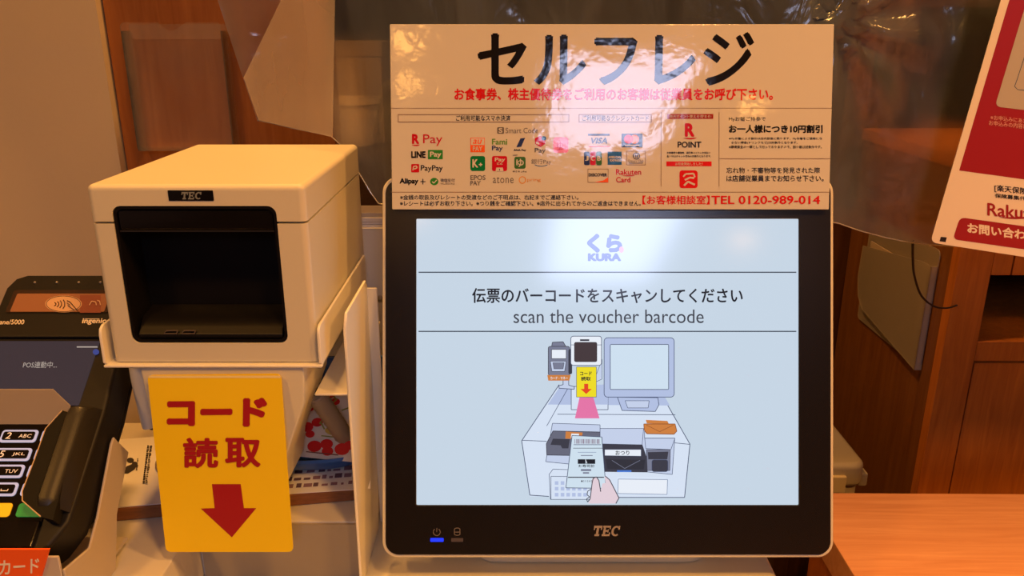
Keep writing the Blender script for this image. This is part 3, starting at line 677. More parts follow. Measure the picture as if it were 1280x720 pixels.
# curled cable guide hanging under the left of the tray, with a black cable in it
bm = bmesh.new(); gx, gy = -0.2845 - cx, 0.562 - SL.y; rings = []
for z_, r_ in ((1.1408, 0.0072), (1.118, 0.0074), (1.112, 0.0072), (1.078, 0.0052), (1.073, 0.0046)):
    rings.append(([bm.verts.new((gx + r_ * math.cos(R(-215 + 25 * k)), gy + r_ * math.sin(R(-215 + 25 * k)), z_ - ZB)) for k in range(10)], [bm.verts.new((gx + (r_ - .0012) * math.cos(R(-215 + 25 * k)), gy + (r_ - .0012) * math.sin(R(-215 + 25 * k)), z_ - ZB)) for k in range(10)]))
for (a0_, b0_), (a1_, b1_) in zip(rings, rings[1:]):
    for k in range(9):
        bm.faces.new((a0_[k], a0_[k + 1], a1_[k + 1], a1_[k])); bm.faces.new((b0_[k], b1_[k], b1_[k + 1], b0_[k + 1]))
    for k in (0, 9): bm.faces.new((a0_[k], a1_[k], b1_[k], b0_[k]))
finish('cable_guide', bm, ENAMEL, st)
bm = bmesh.new(); add_tube(bm, [(gx, gy + .001, 1.1406 - ZB), (gx + .001, gy + .002, 1.115 - ZB), (gx + .002, gy + .003, 1.07 - ZB)], 0.0026, 8); finish('cable', bm, RUBBER, st)
# low riser box under the stand
ri = tag(empty('platform', (-0.19, 0.60, ZB)), 'low L-shaped beige metal platform behind the lower half of the yellow sign', 'box')
bm = bmesh.new(); add_prism(bm, [(-0.235, -0.20), (-0.064, -0.20), (-0.064, -0.045), (0.0662, -0.045), (0.0662, 0.125), (-0.235, 0.125)], 0.0, 0.052); bmesh.ops.recalc_face_normals(bm, faces=bm.faces[:]); bev(bm, 0.0015, 2)
finish('box_body', bm, mat('beige steel', (0.70, 0.65, 0.56), 0.45, vary=0.06), ri)

box('front_shade_panel', -0.062, 0.0662, -0.0475, -0.0452, 0.0, 0.0505, mat('shaded front brown', (0.34, 0.29, 0.22), 0.45, vary=0.06), ri)  # shade on the front face, painted as a separate darker plate

# ------------------------------------------------------------------ yellow instruction card
v_t = ray(268, 469); v_b = ray(287, 690)
pt = Vector((0, 0, H)) + v_t * (0.5195 / v_t.y); pb = Vector((0, 0, H)) + v_b * (0.5015 / v_b.y)
ang = math.atan2(pt.z - pb.z, pt.y - pb.y)
yc = tag(empty('instruction_card', pb, (ang, 0, 0)), 'yellow card with red Japanese lettering and a red down arrow under the receipt printer', 'sign')
Y_ = plane_map(yc)
YM = mat('yellow card', rgb(240, 206, 8), 0.5, vary=0.02); YE = mat('card edge cream', rgb(240, 220, 150), 0.6); RD = mat('card red', rgb(160, 14, 24), 0.5)
q = [Y_(207.5, 690), Y_(366.5, 690), Y_(351, 467.5), Y_(184, 469)]
def rounded(q, r, n=4):
    out = []
    for i, p in enumerate(q):
        p = Vector(p); a_ = (Vector(q[i - 1]) - p).normalized(); b_ = (Vector(q[(i + 1) % len(q)]) - p).normalized()
        s0 = p + a_ * r; s1 = p + b_ * r
        for k in range(n + 1):
            t = k / n; out.append(tuple((s0 * (1 - t) ** 2 + p * 2 * t * (1 - t) + s1 * t * t)))
    return out
prism('card', rounded(q, 0.004), -0.0012, 0.0, YM, yc)
a = Art(Y_, 0.0001, 0.00004); a.rect(186, 469.5, 351, 472.5, YE); a.done('top_edge', yc)
a = Art(Y_, 0.00015, 0.00004); a.text('コード', 208.5, 498, 333.5, 534, RD, 0.058, tilt=-1, res=5); a.text('読', 229, 547, 273, 585, RD, 0.032, tilt=0, res=5); a.text('取', 281.5, 547, 326, 584, RD, 0.034, tilt=0, res=5); a.done('card_lettering', yc)
a = Art(Y_, 0.00015, 0.00004); a.poly([(265, 605), (301, 605), (305, 635), (320.5, 635), (290, 671.5), (251, 635.5), (268.5, 635)], RD); a.done('arrow', yc)

# ------------------------------------------------------------------ card payment terminal in its holder
TA = R(38)
to = Vector((-0.352, 0.442, 1.0457))
ter = tag(empty('card_terminal', to, (TA, 0, 0)), 'black card payment terminal with keypad tilted in the holder at the left', 'payment terminal')
T = plane_map(ter)
TL = 0.219
bm = bmesh.new()
outl = [(-0.050, 0.004), (-0.046, 0.0), (0.046, 0.0), (0.050, 0.004), (0.0575, 0.02), (0.0585, 0.10), (0.0555, 0.15), (0.050, 0.19), (0.049, 0.206), (0.045, 0.215), (0.036, 0.219), (-0.036, 0.219), (-0.045, 0.215), (-0.049, 0.206), (-0.050, 0.19), (-0.0555, 0.15), (-0.0585, 0.10), (-0.0575, 0.02)]
add_prism(bm, outl, -0.030, 0.0); bmesh.ops.recalc_face_normals(bm, faces=bm.faces[:]); bev(bm, 0.003, 3, 60)
finish('body', bm, BLACK, ter)
bm = bmesh.new(); add_prism(bm, [(x * 0.99, y * 0.93 + 0.012) for x, y in outl], -0.036, -0.0295); bmesh.ops.recalc_face_normals(bm, faces=bm.faces[:]); bev(bm, 0.004, 3, 60); finish('back_shell', bm, BLACK, ter)
# contactless head
y_lo = T(60, 392)[1]; y_band = T(60, 424)[1]
hd = [(-0.0475, y_band), (0.0475, y_band), (0.0475, 0.205), (0.043, 0.214), (0.035, 0.2175), (-0.035, 0.2175), (-0.043, 0.214), (-0.0475, 0.205)]
prism('reader_head', hd, -0.001, 0.0035, BLACK, ter, b=0.0015)
T2 = plane_map(ter, 0.0036)
w0, w1, w2_, w3 = T2(16, 391), T2(30, 362.5), T2(128, 362.5), T2(140, 391)
wx0, wx1 = -0.040, 0.040
wy0, wy1 = T2(80, 391)[1], T2(80, 363)[1]
WIN = mat('reader window', rgb(150, 105, 78), 0.15)
prism('reader_window', rr(wx0, wy0, wx1, wy1, 0.002), 0.0030, 0.0042, mat('window rim dark', rgb(58, 44, 36), 0.25), ter)
T3 = plane_map(ter, 0.0043)
a = Art(T3, 0.0043, 0.00005); a.local(rr(wx0 + .0035, wy0 + .0006, wx1 - .0035, wy1 - .0035, 0.001), WIN)
LGT = mat('reader symbol pale', rgb(205, 165, 130), 0.3); DKS = mat('reader symbol dark', rgb(62, 42, 34), 0.3)
RED2 = mat('reader red patch', rgb(140, 84, 66), 0.2)
a.rect(100, 369, 126, 391, RED2)
a.ell(79.5, 380, 23, 10.6, LGT); a.path([(79.5 + 21.5 * math.cos(2 * math.pi * k / 28), 380 + 9.8 * math.sin(2 * math.pi * k / 28)) for k in range(28)], 0.7, DKS, True)
for i, (x, h) in enumerate(((69, 2.2), (72.5, 3.4), (76, 4.6), (80, 5.6))):
    a.path([(x - 0.6, 380.5 - h), (x + 1.2, 380.5 - h * 0.4), (x + 1.1, 380.5 + h * 0.4), (x - 1.2, 380.5 + h)], 1.1, DKS)
a.path([(84, 376), (88, 378), (95, 386), (98, 389)], 1.0, DKS); a.path([(85, 382), (89, 385), (93, 388)], 1.0, DKS); a.path([(84, 379), (88, 382)], 0.9, DKS)
a.path([(112, 382), (115, 377), (120, 378), (121, 382)], 1.2, LGT); a.path([(122, 376), (125, 377), (126, 382)], 1.2, LGT)
a.done('contactless_symbol', ter)
for px in (43, 70.5, 98, 125):
    x, y = T3(px, 352.5)
    bm = bmesh.new(); bmesh.ops.create_uvsphere(bm, u_segments=12, v_segments=6, radius=0.0010); bmesh.ops.translate(bm, vec=(x, y, 0.0036), verts=bm.verts[:]); finish('status_light', bm, mat('led grey', rgb(150, 140, 130), 0.4), ter)
a = Art(T3, 0.0037, 0.00004); WP = mat('white print', rgb(236, 220, 196), 0.5); a.text('Lane/5000', -5, 399, 30, 405, WP, 0.01, 0.2); a.done('model_lettering', ter); a = Art(T3, 0.0037, 0.00004); a.text('ingenico', 102, 397.5, 138, 405.5, WP, 0.03, 0.2); a.rect(106, 397.8, 124, 398.5, WP); a.done('maker_lettering', ter)
# display
sy0, sy1 = T(60, 507)[1], T(60, 427)[1]
prism('display', rr(-0.041, sy0, 0.0385, sy1, 0.001), -0.0005, 0.0008, mat('terminal display', rgb(20, 20, 24), 0.16, emit=rgb(66, 56, 62), es=0.75), ter)
T4 = plane_map(ter, 0.0009)
a = Art(T4, 0.0009, 0.00004); a.text('POS連動中...', 28.5, 452, 71, 460, mat('display text', (0.02, 0.02, 0.02), 0.2, emit=rgb(190, 176, 165), es=0.8), 0.0, 0.2, res=2); a.ell(120, 440, 4, 3.6, mat('display icon blue', (0.01, 0.01, 0.02), 0.2, emit=rgb(60, 76, 150), es=0.8)); a.rect(96, 433, 122, 434.5, mat('display text', (0, 0, 0))); a.done('display_text', ter)
# keypad
ky0, ky1 = T(10, 664)[1], T(10, 530)[1]
prism('keypad_panel', rr(-0.043, ky0, 0.040, ky1, 0.003), -0.0005, 0.0010, GLOSSBLACK, ter)
KRIM = mat('lit key rim', rgb(120, 120, 140), 0.4, emit=rgb(176, 172, 196), es=0.85); KTXT = mat('key print', rgb(220, 205, 190), 0.4, emit=rgb(200, 180, 160), es=0.5)
T5 = plane_map(ter, 0.0024)
rows = [(544.5, 45.5, '2', 'ABC'), (567.5, 37.5, '5', 'JKL'), (588.5, 28.5, '8', 'TUV'), (611, 20.5, '0', '␣')]
right = {0: ('3', 'DEF'), 1: ('6', 'MNO'), 2: ('9', 'WXYZ'), 3: ('#', '')}
leftk = {0: ('1', ''), 1: ('4', 'GHI'), 2: ('7', 'PQRS'), 3: ('*', '')}
def key(x0, x1, y0, y1, big, small, m=None, lab=None):
    k = prism('key', rr(x0, y0, x1, y1, 0.0022), 0.0008, 0.0018, KRIM if m is None else m, ter, b=0.0003)
    if m is None:
        t_ = prism('key_cap', rr(x0 + .0016, y0 + .0016, x1 - .0016, y1 - .0016, 0.0014), 0.0017, 0.0023, GLOSSBLACK, None); t_.parent = k
        idf = lambda x, y: (x, y)
        a = Art(idf, 0.00235, 0.00003); w = x1 - x0; h = y1 - y0
        a.text(big, x0 + .16 * w, y0 + .76 * h, x0 + .30 * w, y0 + .26 * h, KTXT, 0.0, 0.1)
        if small == '␣': a.path([(x0 + .60 * w, y0 + .5 * h), (x0 + .60 * w, y0 + .36 * h), (x0 + .78 * w, y0 + .36 * h), (x0 + .78 * w, y0 + .5 * h)], 0.0005, KTXT)
        elif small: a.text(small, x0 + .52 * w, y0 + .62 * h, x0 + .86 * w, y0 + .34 * h, KTXT, 0.0, res=2)
        o = a.done('key_print', k)
    if lab: k['label'] = lab
for i, (yy, xr, bg, sm) in enumerate(rows):
    p = T5(xr, yy); kw = 0.0255; kh = 0.0095
    key(p[0] - kw, p[0], p[1] - kh / 2, p[1] + kh / 2, bg, sm)
    key(p[0] + 0.003, p[0] + 0.003 + 0.022, p[1] - kh / 2, p[1] + kh / 2, *right[i])
    key(p[0] - kw - 0.003 - 0.022, p[0] - kw - 0.003, p[1] - kh / 2, p[1] + kh / 2, *leftk[i])
p = T5(14, 637); kh = 0.0095
key(p[0] + .0035, p[0] + 0.030, p[1] - kh / 2, p[1] + kh / 2, '', '', mat('green key', rgb(30, 150, 70), 0.35, emit=rgb(20, 130, 60), es=0.25), 'green confirm key')
key(p[0] - 0.024, p[0] - 0.0005, p[1] - kh / 2, p[1] + kh / 2, '', '', mat('yellow key', rgb(240, 190, 30), 0.35, emit=rgb(210, 160, 20), es=0.3), 'yellow correction key')
key(p[0] - 0.050, p[0] - 0.027, p[1] - kh / 2, p[1] + kh / 2, '', '', mat('red key', rgb(200, 40, 30), 0.35, emit=rgb(160, 30, 20), es=0.25), 'red cancel key')
# side humps and privacy shield
hump_y0, hump_y1 = 0.026, T(100, 512)[1]
for sgn in (1, -1):
    bm = bmesh.new(); prof = [(sgn * u, v) for u, v in ((0.0385, 0.0), (0.0385, 0.012), (0.041, 0.0155), (0.047, 0.0155), (0.052, 0.012), (0.0565, 0.0))]
    rings = []
    for yy, s in ((hump_y0, 0.75), (hump_y0 + .006, 1.0), (hump_y1 - 0.012, 1.0), (hump_y1 - 0.004, 0.85), (hump_y1, 0.35)):
        rings.append([bm.verts.new((u, yy, max(v * s, -0.001))) for u, v in prof])
    for r0, r1 in zip(rings, rings[1:]):
        for k in range(len(prof) - 1): bm.faces.new((r0[k], r0[k + 1], r1[k + 1], r1[k]))
    bm.faces.new(rings[0]); bm.faces.new(rings[-1])
    finish('side_guard', bm, mat('guard black', (0.014, 0.012, 0.010), 0.42, bump=0.1, bscale=700, spec=0.4), ter)
def shield_wall(name, pts, th, m):
    bm = bmesh.new(); a_ = [bm.verts.new(p) for p in pts]; b_ = [bm.verts.new(Vector(p) + Vector(th)) for p in pts]; n = len(pts)
    bm.faces.new(a_); bm.faces.new(b_[::-1])
    for i in range(n): bm.faces.new((a_[i], b_[i], b_[(i + 1) % n], a_[(i + 1) % n]))
    o = finish(name, bm, m, ter); return o
yb = T(30, 531)[1]
SHC = mat('shield cream inner face', rgb(160, 146, 130), 0.45, vary=0.05)
shield_wall('privacy_shield', [(-0.041, yb, 0.001), (0.033, yb, 0.001), (0.040, yb + .008, 0.012), (0.026, yb + 0.019, 0.016), (-0.034, yb + 0.019, 0.016), (-0.041, yb + .008, 0.012)], (0, 0.0012, 0.0004), SHC)['label'] = 'cream panel above the keys'
T6 = plane_map(ter, 0.012)
rimpx = [(78, 513), (57, 536), (43, 575), (28, 614), (28, 626), (51, 646)]
outp = [T6(*p) for p in rimpx] + [T6(66, 650), T6(78, 606), T6(88, 560), T6(93, 518)]
for sg_ in (1, -1):
    bm = bmesh.new(); add_prism(bm, [(x * sg_, y) for x, y in outp], 0.0025, 0.012); bmesh.ops.recalc_face_normals(bm, faces=bm.faces[:])
    finish('shield_side', bm, mat('shield black', (0.005, 0.0045, 0.004), 0.55, spec=0.2), ter)
bm = bmesh.new(); add_tube(bm, [(*T6(*p), 0.0122) for p in rimpx], 0.0004, 6)
finish('shield_rim', bm, mat('rim pale', rgb(190, 165, 140), 0.4), ter)
bm = bmesh.new(); add_prism(bm, [(-0.040, 0.002), (0.040, 0.002), (0.040, 0.020), (-0.040, 0.020)], -0.001, 0.003); bmesh.ops.recalc_face_normals(bm, faces=bm.faces[:]); bev(bm, 0.0012, 2)
add_prism(bm, [(-0.036, -0.002), (0.036, -0.002), (0.036, 0.004), (-0.036, 0.004)], -0.012, -0.002)
finish('card_slot', bm, GLOSSBLACK, ter)

HOLDM = mat('beige holder steel', (0.56, 0.48, 0.38), 0.45, vary=0.04)
ZH = ZB + 0.0525
ho = tag(empty('terminal_holder', (-0.352, 0.50, ZH)), 'white metal holder with an orange label under the card terminal', 'stand')
HL = ho.location
for x in (-0.2922, -0.4146):
    bm = bmesh.new(); pts = [(0.437, 0), (0.437, 1.036 - ZH), (0.468, 1.030 - ZH), (0.484, 1.044 - ZH), (0.517, 1.083 - ZH), (0.522, 1.086 - ZH), (0.526, 1.080 - ZH), (0.538, 1.0645 - ZH), (0.508, 1.03 - ZH), (0.494, 0)]
    add_prism(bm, [(y - HL.y, z) for y, z in pts], x - HL.x, x + 0.002 - HL.x, 'X'); bmesh.ops.recalc_face_normals(bm, faces=bm.faces[:]); bev(bm, 0.0006, 1, 50); finish('side_plate', bm, HOLDM, ho)
box('front_plate', -0.4126 - HL.x, -0.2924 - HL.x, 0.4365 - HL.y, 0.4385 - HL.y, 0, 1.046 - ZH, HOLDM, ho, 0.0005, 1)
box('rest_plate', -0.4126 - HL.x, -0.2924 - HL.x, 0.4385 - HL.y, 0.52 - HL.y, 1.0 - ZH, 1.002 - ZH, HOLDM, ho)
lb = Frame(ho, (-0.352, 0.4350, 1.02), (R(90), 0, 0)); Lm = plane_map(lb)
q = [Lm(-60, 730), Lm(49, 730), Lm(61.5, 687), Lm(-60, 687)]
lo = prism('label_plate', q, -0.0014, 0.0, mat('orange label', rgb(250, 96, 26), 0.5)); lb.put(lo); lo['label'] = 'orange label with white lettering'
a = Art(Lm, 0.0001, 0.00004); a.text('カード', -1, 700.5, 49, 719, mat('label white', rgb(248, 236, 215), 0.5), 0.02, 0.0, tilt=-3); lb.put(a.done('label_lettering', None))

# ------------------------------------------------------------------ bits on the register base behind the stand
ba = math.atan2(0.587 - 0.542, -0.133 + 0.309)
bo = tag(empty('wooden_board', (-0.352, 0.549, ZB + 0.0525), (0, 0, R(9))), 'thin brown wooden board lying across the beige platform behind the yellow sign', 'board')
box('plank', 0.0, 0.224, 0.0, 0.12, 0, 0.011, wood('walnut board', rgb(120, 74, 42), rgb(156, 100, 58), 'X', 3, 0.5), bo, 0.001)
TOPB = ZB + 0.0525 + 0.011
def on_board(name, x, y, w, d, rz, label, cat, m, h=0.0006, z=TOPB + 0.0002, curl=0.0):
    o = empty(name, (x, y, z), (0, 0, R(rz))); tag(o, label, cat)
    bm = bmesh.new(); n = 10
    top = [[bm.verts.new((w * i / n, d * j / n, h + curl * ((i / n) ** 3) * 0.5 + curl * (j / n) ** 2)) for j in range(n + 1)] for i in range(n + 1)]
    bot = [[bm.verts.new((w * i / n, d * j / n, curl * ((i / n) ** 3) * 0.5 + curl * (j / n) ** 2)) for j in range(n + 1)] for i in range(n + 1)]
    for i in range(n):
        for j in range(n):
            bm.faces.new((top[i][j], top[i + 1][j], top[i + 1][j + 1], top[i][j + 1])); bm.faces.new((bot[i][j], bot[i][j + 1], bot[i + 1][j + 1], bot[i + 1][j]))
    for i in range(n):
        bm.faces.new((top[i][0], bot[i][0], bot[i + 1][0], top[i + 1][0])); bm.faces.new((top[i][n], top[i + 1][n], bot[i + 1][n], bot[i][n]))
        bm.faces.new((top[0][i], top[0][i + 1], bot[0][i + 1], bot[0][i])); bm.faces.new((top[n][i], bot[n][i], bot[n][i + 1], top[n][i + 1]))
    finish('sheet', bm, m, o)
    return o
lf = on_board('leaflet', -0.353, 0.5505, 0.145, 0.118, 9, 'white leaflet with a dark bird mark, left of the yellow sign', 'leaflet', PAPER)
idf = lambda x, y: (x, y)
INK = mat('black ink', rgb(40, 34, 30), 0.7)
LF = plane_map(lf, 0.0008); rnd = random.Random(3)
a = Art(LF, 0.0008, 0.00003)
a.poly([(152, 592), (158, 583), (165, 580), (172, 581), (168, 587), (160, 592)], INK); a.ell(163, 575.5, 4.5, 3.4, INK, 12); a.ell(168.5, 580, 3.6, 3, INK, 12); a.ell(158, 587, 4, 3, INK, 10)
a.done('bird_mark', lf)
a = Art(LF, 0.0008, 0.00003)
for x0, y0, n, sz in ((171.5, 573, 9, 1.7), (184, 557, 20, 2.4), (187.5, 558, 20, 2.4)):
    for k in range(n):
        x = x0 - k * 0.12 * sz; y = y0 + k * sz; a.rect(x, y, x + sz * rnd.uniform(0.6, 1.3), y + sz * rnd.uniform(.5, .85), INK)
a.ell(199, 583, 5, 8, mat('grey ink', rgb(130, 115, 100), 0.7), 14)
a.done('printed_lines', lf)
fl = on_board('flyer', -0.200, 0.574, 0.082, 0.135, 7, 'white printed flyer under the blue tray', 'flyer', PAPER)
a = Art(idf, 0.0008, 0.00003); PUR = mat('purple ink', rgb(105, 80, 95), 0.7); GI = mat('mauve ink', rgb(150, 115, 125), 0.7)
for r_ in range(4):
    y = 0.008 + r_ * 0.011; x = 0.006
    while x < 0.074:
        w = rnd.uniform(0.002, 0.007); a.rect(x, y, min(x + w, .078), y + rnd.uniform(0.003, 0.008), PUR if rnd.random() < 0.5 else GI); x += w + rnd.uniform(0.001, 0.004)
a.done('printed_blocks', fl)
# blue tray
tr = tag(empty('blue_tray', (-0.1805, 0.6365, TOPB + 0.0012), (0, 0, R(2))), 'blue plastic tray behind the stand column, holding a red patterned packet', 'tray')
BLU = mat('blue plastic', rgb(48, 96, 168), 0.32)
bm = bmesh.new(); n = 32; rings = []
for (rx, ry, z, k) in ((0.040, 0.030, 0.0, 0), (0.052, 0.040, 0.005, 0), (0.056, 0.044, 0.013, 0), (0.055, 0.043, 0.0155, 0), (0.052, 0.040, 0.0145, 0), (0.046, 0.034, 0.006, 0), (0.034, 0.024, 0.004, 0)):
    ry *= 0.82; rings.append([bm.verts.new((rx * (abs(math.cos(2 * math.pi * i / n)) ** 0.75) * (1 if math.cos(2 * math.pi * i / n) >= 0 else -1), ry * (abs(math.sin(2 * math.pi * i / n)) ** 0.75) * (1 if math.sin(2 * math.pi * i / n) >= 0 else -1), z)) for i in range(n)])
for r0, r1 in zip(rings, rings[1:]):
    for i in range(n): bm.faces.new((r0[i], r0[(i + 1) % n], r1[(i + 1) % n], r1[i]))
bm.faces.new(rings[0][::-1]); bm.faces.new(rings[-1])
finish('tray_body', bm, BLU, tr)
bm = bmesh.new(); add_prism(bm, rr(-0.03, 0.0, 0.092, 0.082, 0.012), 0.031, 0.035, 'Y'); finish('back_wall', bm, BLU, tr)
# packet leaning in the tray
pk = tag(empty('snack_packet', (-0.206, 0.610, TOPB + 0.0185), (Matrix.Rotation(R(46), 3, 'X') @ Matrix.Rotation(R(-6), 3, 'Z')).to_euler()), 'white packet printed with red berries resting on the blue tray', 'packet')
bm = bmesh.new(); n = 12; g = []
for s in (1, -1):
    g.append([[bm.verts.new((0.080 * i / n * (1 - .35 * j / n) + 0.026 * j / n, 0.066 * j / n, s * 0.0045 * (math.sin(math.pi * i / n) * math.sin(math.pi * j / n)) ** 0.6)) for j in range(n + 1)] for i in range(n + 1)])
for s in (0, 1):
    for i in range(n):
        for j in range(n): bm.faces.new((g[s][i][j], g[s][i + 1][j], g[s][i + 1][j + 1], g[s][i][j + 1]))
bmesh.ops.remove_doubles(bm, verts=bm.verts[:], dist=1e-5)
finish('wrapper', bm, mat('packet white', rgb(226, 214, 196), 0.35), pk)
a = Art(idf, 0.0049, 0.00003); RB = mat('berry red', rgb(205, 22, 26), 0.4); GRN = mat('leaf olive', rgb(150, 150, 60), 0.4)
rnd = random.Random(5)
for (x, y, r_) in ((.010, .010, .006), (.017, .020, .0055), (.021, .009, .005), (.026, .025, .0055), (.036, .009, .0062), (.046, .012, .0055), (.048, .006, .005), (.060, .009, .0065), (.066, .013, .005), (.034, .030, .005), (.041, .040, .0045), (.030, .019, .004), (.052, .034, .004), (.046, .050, .004)):
    a.ell(x, y, r_, r_ * 0.8, RB, 14)
GO2 = mat('packet gold', rgb(205, 175, 70), 0.4); TX = mat('packet ink', rgb(120, 70, 60), 0.4)
a.ell(.050, .024, .008, .004, GO2, 14); a.ell(.056, .022, .006, .003, RB, 12)
for k in range(7): x, y = rnd.uniform(.02, .055), rnd.uniform(.02, .055); a.path([(x, y), (x + rnd.uniform(-.005, .008), y + rnd.uniform(.003, .007))], .0013, GRN)
a.line((.012, .027), (.048, .060), .0022, RB); a.line((.030, .0035), (.058, .0035), .0009, TX); a.line((.012, .0030), (.026, .0030), .0009, TX); a.line((.040, .0185), (.062, .0185), .0010, GRN)
a.done('berry_print', pk)
# grey corrugated cable sleeve
cb = tag(empty('cable_sleeve', (-0.12, 0.66, ZB)), 'grey ribbed cable sleeve running down behind the stand column', 'cable')
bm = bmesh.new(); pp = spline([at(394, 492, 0.584), at(408, 512, 0.594), at(424, 536, 0.611), at(438, 558, 0.634), at(457, 586, 0.664), at(470, 612, 0.664), at(475, 640, 0.660)], 10)
pp = [p - cb.location for p in pp]; pp.append(Vector((pp[-1].x, pp[-1].y + .004, 0.008)))
add_tube(bm, pp, [0.0075 + 0.0007 * (i % 2) for i in range(len(pp))], 14); finish('sleeve', bm, mat('grey sleeve', rgb(150, 136, 118), 0.5), cb)
bm = bmesh.new(); add_tube(bm, [Vector((0, 0, 0)) + pp[0], pp[0] + Vector((-0.01, 0.0, 0.02)), pp[0] + Vector((-0.014, 0.0, 0.045))], 0.004, 10); finish('inner_cable', bm, BLACK, cb)
# papers on the ledge
for k, (x, w, lab) in enumerate(((-0.165, 0.115, 'thin stack of white papers on the ledge between printer and monitor'),)):
    ps = tag(empty('paper_stack', (x, 0.738, 1.1907)), lab, 'paper')
    bm = bmesh.new()
    for i in range(4): 
        dx, dy = rnd.uniform(-.002, .002), rnd.uniform(0, .003)
        add_box(bm, dx, w + dx, dy, 0.042 + dy, i * 0.0022, i * 0.0022 + 0.0018)
    finish('sheets', bm, PAPER, ps)
    box('binder', 0.006, w - .03, 0.006, 0.04, 0.0086, 0.0125, mat('grey binder', rgb(190, 180, 165), 0.4), ps, 0.0008)

# ------------------------------------------------------------------ clear vinyl curtain and the poster hung on it
VY = 0.835
hem_px = [(322, 150), (365, 162), (415, 173), (445, 215), (470, 255), (600, 268), (800, 270), (1043, 277), (1080, 291), (1110, 299), (1140, 304), (1163, 306), (1280, 306), (1500, 300)]
hem = [at(x, y, VY) for x, y in hem_px]
def hem_z(x):
    if x <= hem[0].x: return hem[0].z
    for a_, b_ in zip(hem, hem[1:]):
        if a_.x <= x <= b_.x: return a_.z + (b_.z - a_.z) * (x - a_.x) / (b_.x - a_.x)
    return hem[-1].z
lt_ = at(275, 0, VY)
slope = (lt_.x - hem[0].x) / (lt_.z - hem[0].z)
pinch = at(1045, 30, VY)
def fold(x, z):
    y = 0.010 * math.sin(x * 21 + 1.5 * math.sin(z * 3)) * max(0.15, min(1, (1.62 - z) * 4)) + 0.012 * noise.noise((x * 7, z * 2.2, 1.3)) + 0.004 * noise.noise((x * 30, z * 9, 4.0))
    d = Vector((x - pinch.x, z - pinch.z)); r = d.length; th = math.atan2(d.y, d.x)
    if d.x > -0.02: y += 0.010 * math.sin(th * 9) * math.exp(-r / 0.16) * min(1, r / 0.02)
    return y
ROD = 1.62
vin = tag(empty('vinyl_curtain', (0.0, VY, CEIL)), 'wrinkled clear vinyl curtain hanging behind the monitor and printer', 'curtain')
VINYL = clear('clear vinyl', (0.93, 0.92, 0.90), 0.20, (0.29, 0.34, 0.42), 0.16, bump=0.9, bscale=16, bdist=0.012, blur=0.6)
def vinyl_sheet(name, x0f, x1, zlo, zhi, nx, nz, off, m):
    bm = bmesh.new(); g = []
    for i in range(nx + 1):
        col = []
        for j in range(nz + 1):
            s = (j / nz) ** 1.6
            xa = x0f(0)
            x = xa + (x1 - xa) * i / nx
            z0 = zlo(x); z = z0 + (zhi - z0) * s
            shift = (1 - i / nx) ** 6 * (slope * (min(z, 1.6) - z0))
            col.append(bm.verts.new((x + shift, fold(x, z) + off, z - CEIL)))
        g.append(col)
    for i in range(nx):
        for j in range(nz): bm.faces.new((g[i][j], g[i + 1][j], g[i + 1][j + 1], g[i][j + 1]))
    return finish(name, bm, m, vin, 0)
o = vinyl_sheet('sheet', lambda z: hem[0].x, 1.0, hem_z, ROD, 150, 70, 0.0, VINYL)
for p_ in o.data.polygons: p_.use_smooth = True
bm = bmesh.new(); add_tube(bm, [(-0.42, 0, ROD - CEIL), (1.05, 0, ROD - CEIL)], 0.011, 14)
finish('rod', bm, ENAMEL, vin)
for x in (-0.38, 1.0):
    bm = bmesh.new(); add_tube(bm, [(x, 0, ROD - CEIL), (x, 0, 0)], 0.005, 10); finish('hanger', bm, ENAMEL, vin)
# hem welt
bm = bmesh.new(); hp = []
for k in range(160):
    x = hem[0].x + (1.0 - hem[0].x) * k / 159; z = hem_z(x); hp.append((x, fold(x, z), z - CEIL))
add_tube(bm, hp, 0.0007, 6); finish('hem', bm, clear('vinyl edge', (0.9, 0.88, 0.85), 0.5, (0.7, 0.65, 0.58), 0.2, vary=False), vin)
# added pale layer at the left edge, painting a reflection into the vinyl
VINYL_GLARE = clear('vinyl painted reflection', (0.95, 0.93, 0.9), 0.36, (0.88, 0.74, 0.55), 0.2, bump=0.4, bscale=8, bdist=0.01)
fl_px = [(350, 2), (305, 97), (323, 150), (415, 172), (418, 0), (420, -60), (372, -60)]
bm = bmesh.new(); vv = []
for x, y in fl_px:
    p = at(x, y, VY - 0.012); vv.append(bm.verts.new((p.x, p.y - VY + fold(p.x, p.z) * 0.3, p.z - CEIL)))
bm.faces.new(vv); bmesh.ops.triangulate(bm, faces=bm.faces[:]); bmesh.ops.subdivide_edges(bm, edges=bm.edges[:], cuts=3, use_grid_fill=True)
finish('reflection_layer', bm, VINYL_GLARE, vin)

# poster
pc = at(1163, 303, 0.785)
yaw = R(-14); rollp = R(-6.2)
rot = (Matrix.Rotation(yaw, 3, 'Z') @ Matrix.Rotation(R(90), 3, 'X') @ Matrix.Rotation(rollp, 3, 'Z')).to_euler()
po = tag(empty('poster', pc, rot), 'red and white poster hung tilted on the clear vinyl at the upper right', 'poster')
P = plane_map(po)
PW = mat('poster white', rgb(238, 228, 214), 0.4); PR = mat('poster red', rgb(156, 24, 34), 0.4); PGY = mat('poster grey', rgb(186, 180, 170), 0.4); PKK = mat('poster black', rgb(30, 26, 26), 0.4); PBL = mat('poster blue', rgb(70, 90, 120), 0.4)
tl = P(1250, 0); th = tl[1] / 1.0
prism('sheet', rr(0, 0, 0.165, 0.335, 0.006), -0.0012, 0.0, PW, po)
a = Art(P, 0.0001, 0.00004)
a.local([P(1199, 213), (0.1585, P(1199, 213)[1]), (0.1585, 0.3285), (P(1199, 213)[0], 0.3285)], PR); a.done('red_panel', po)
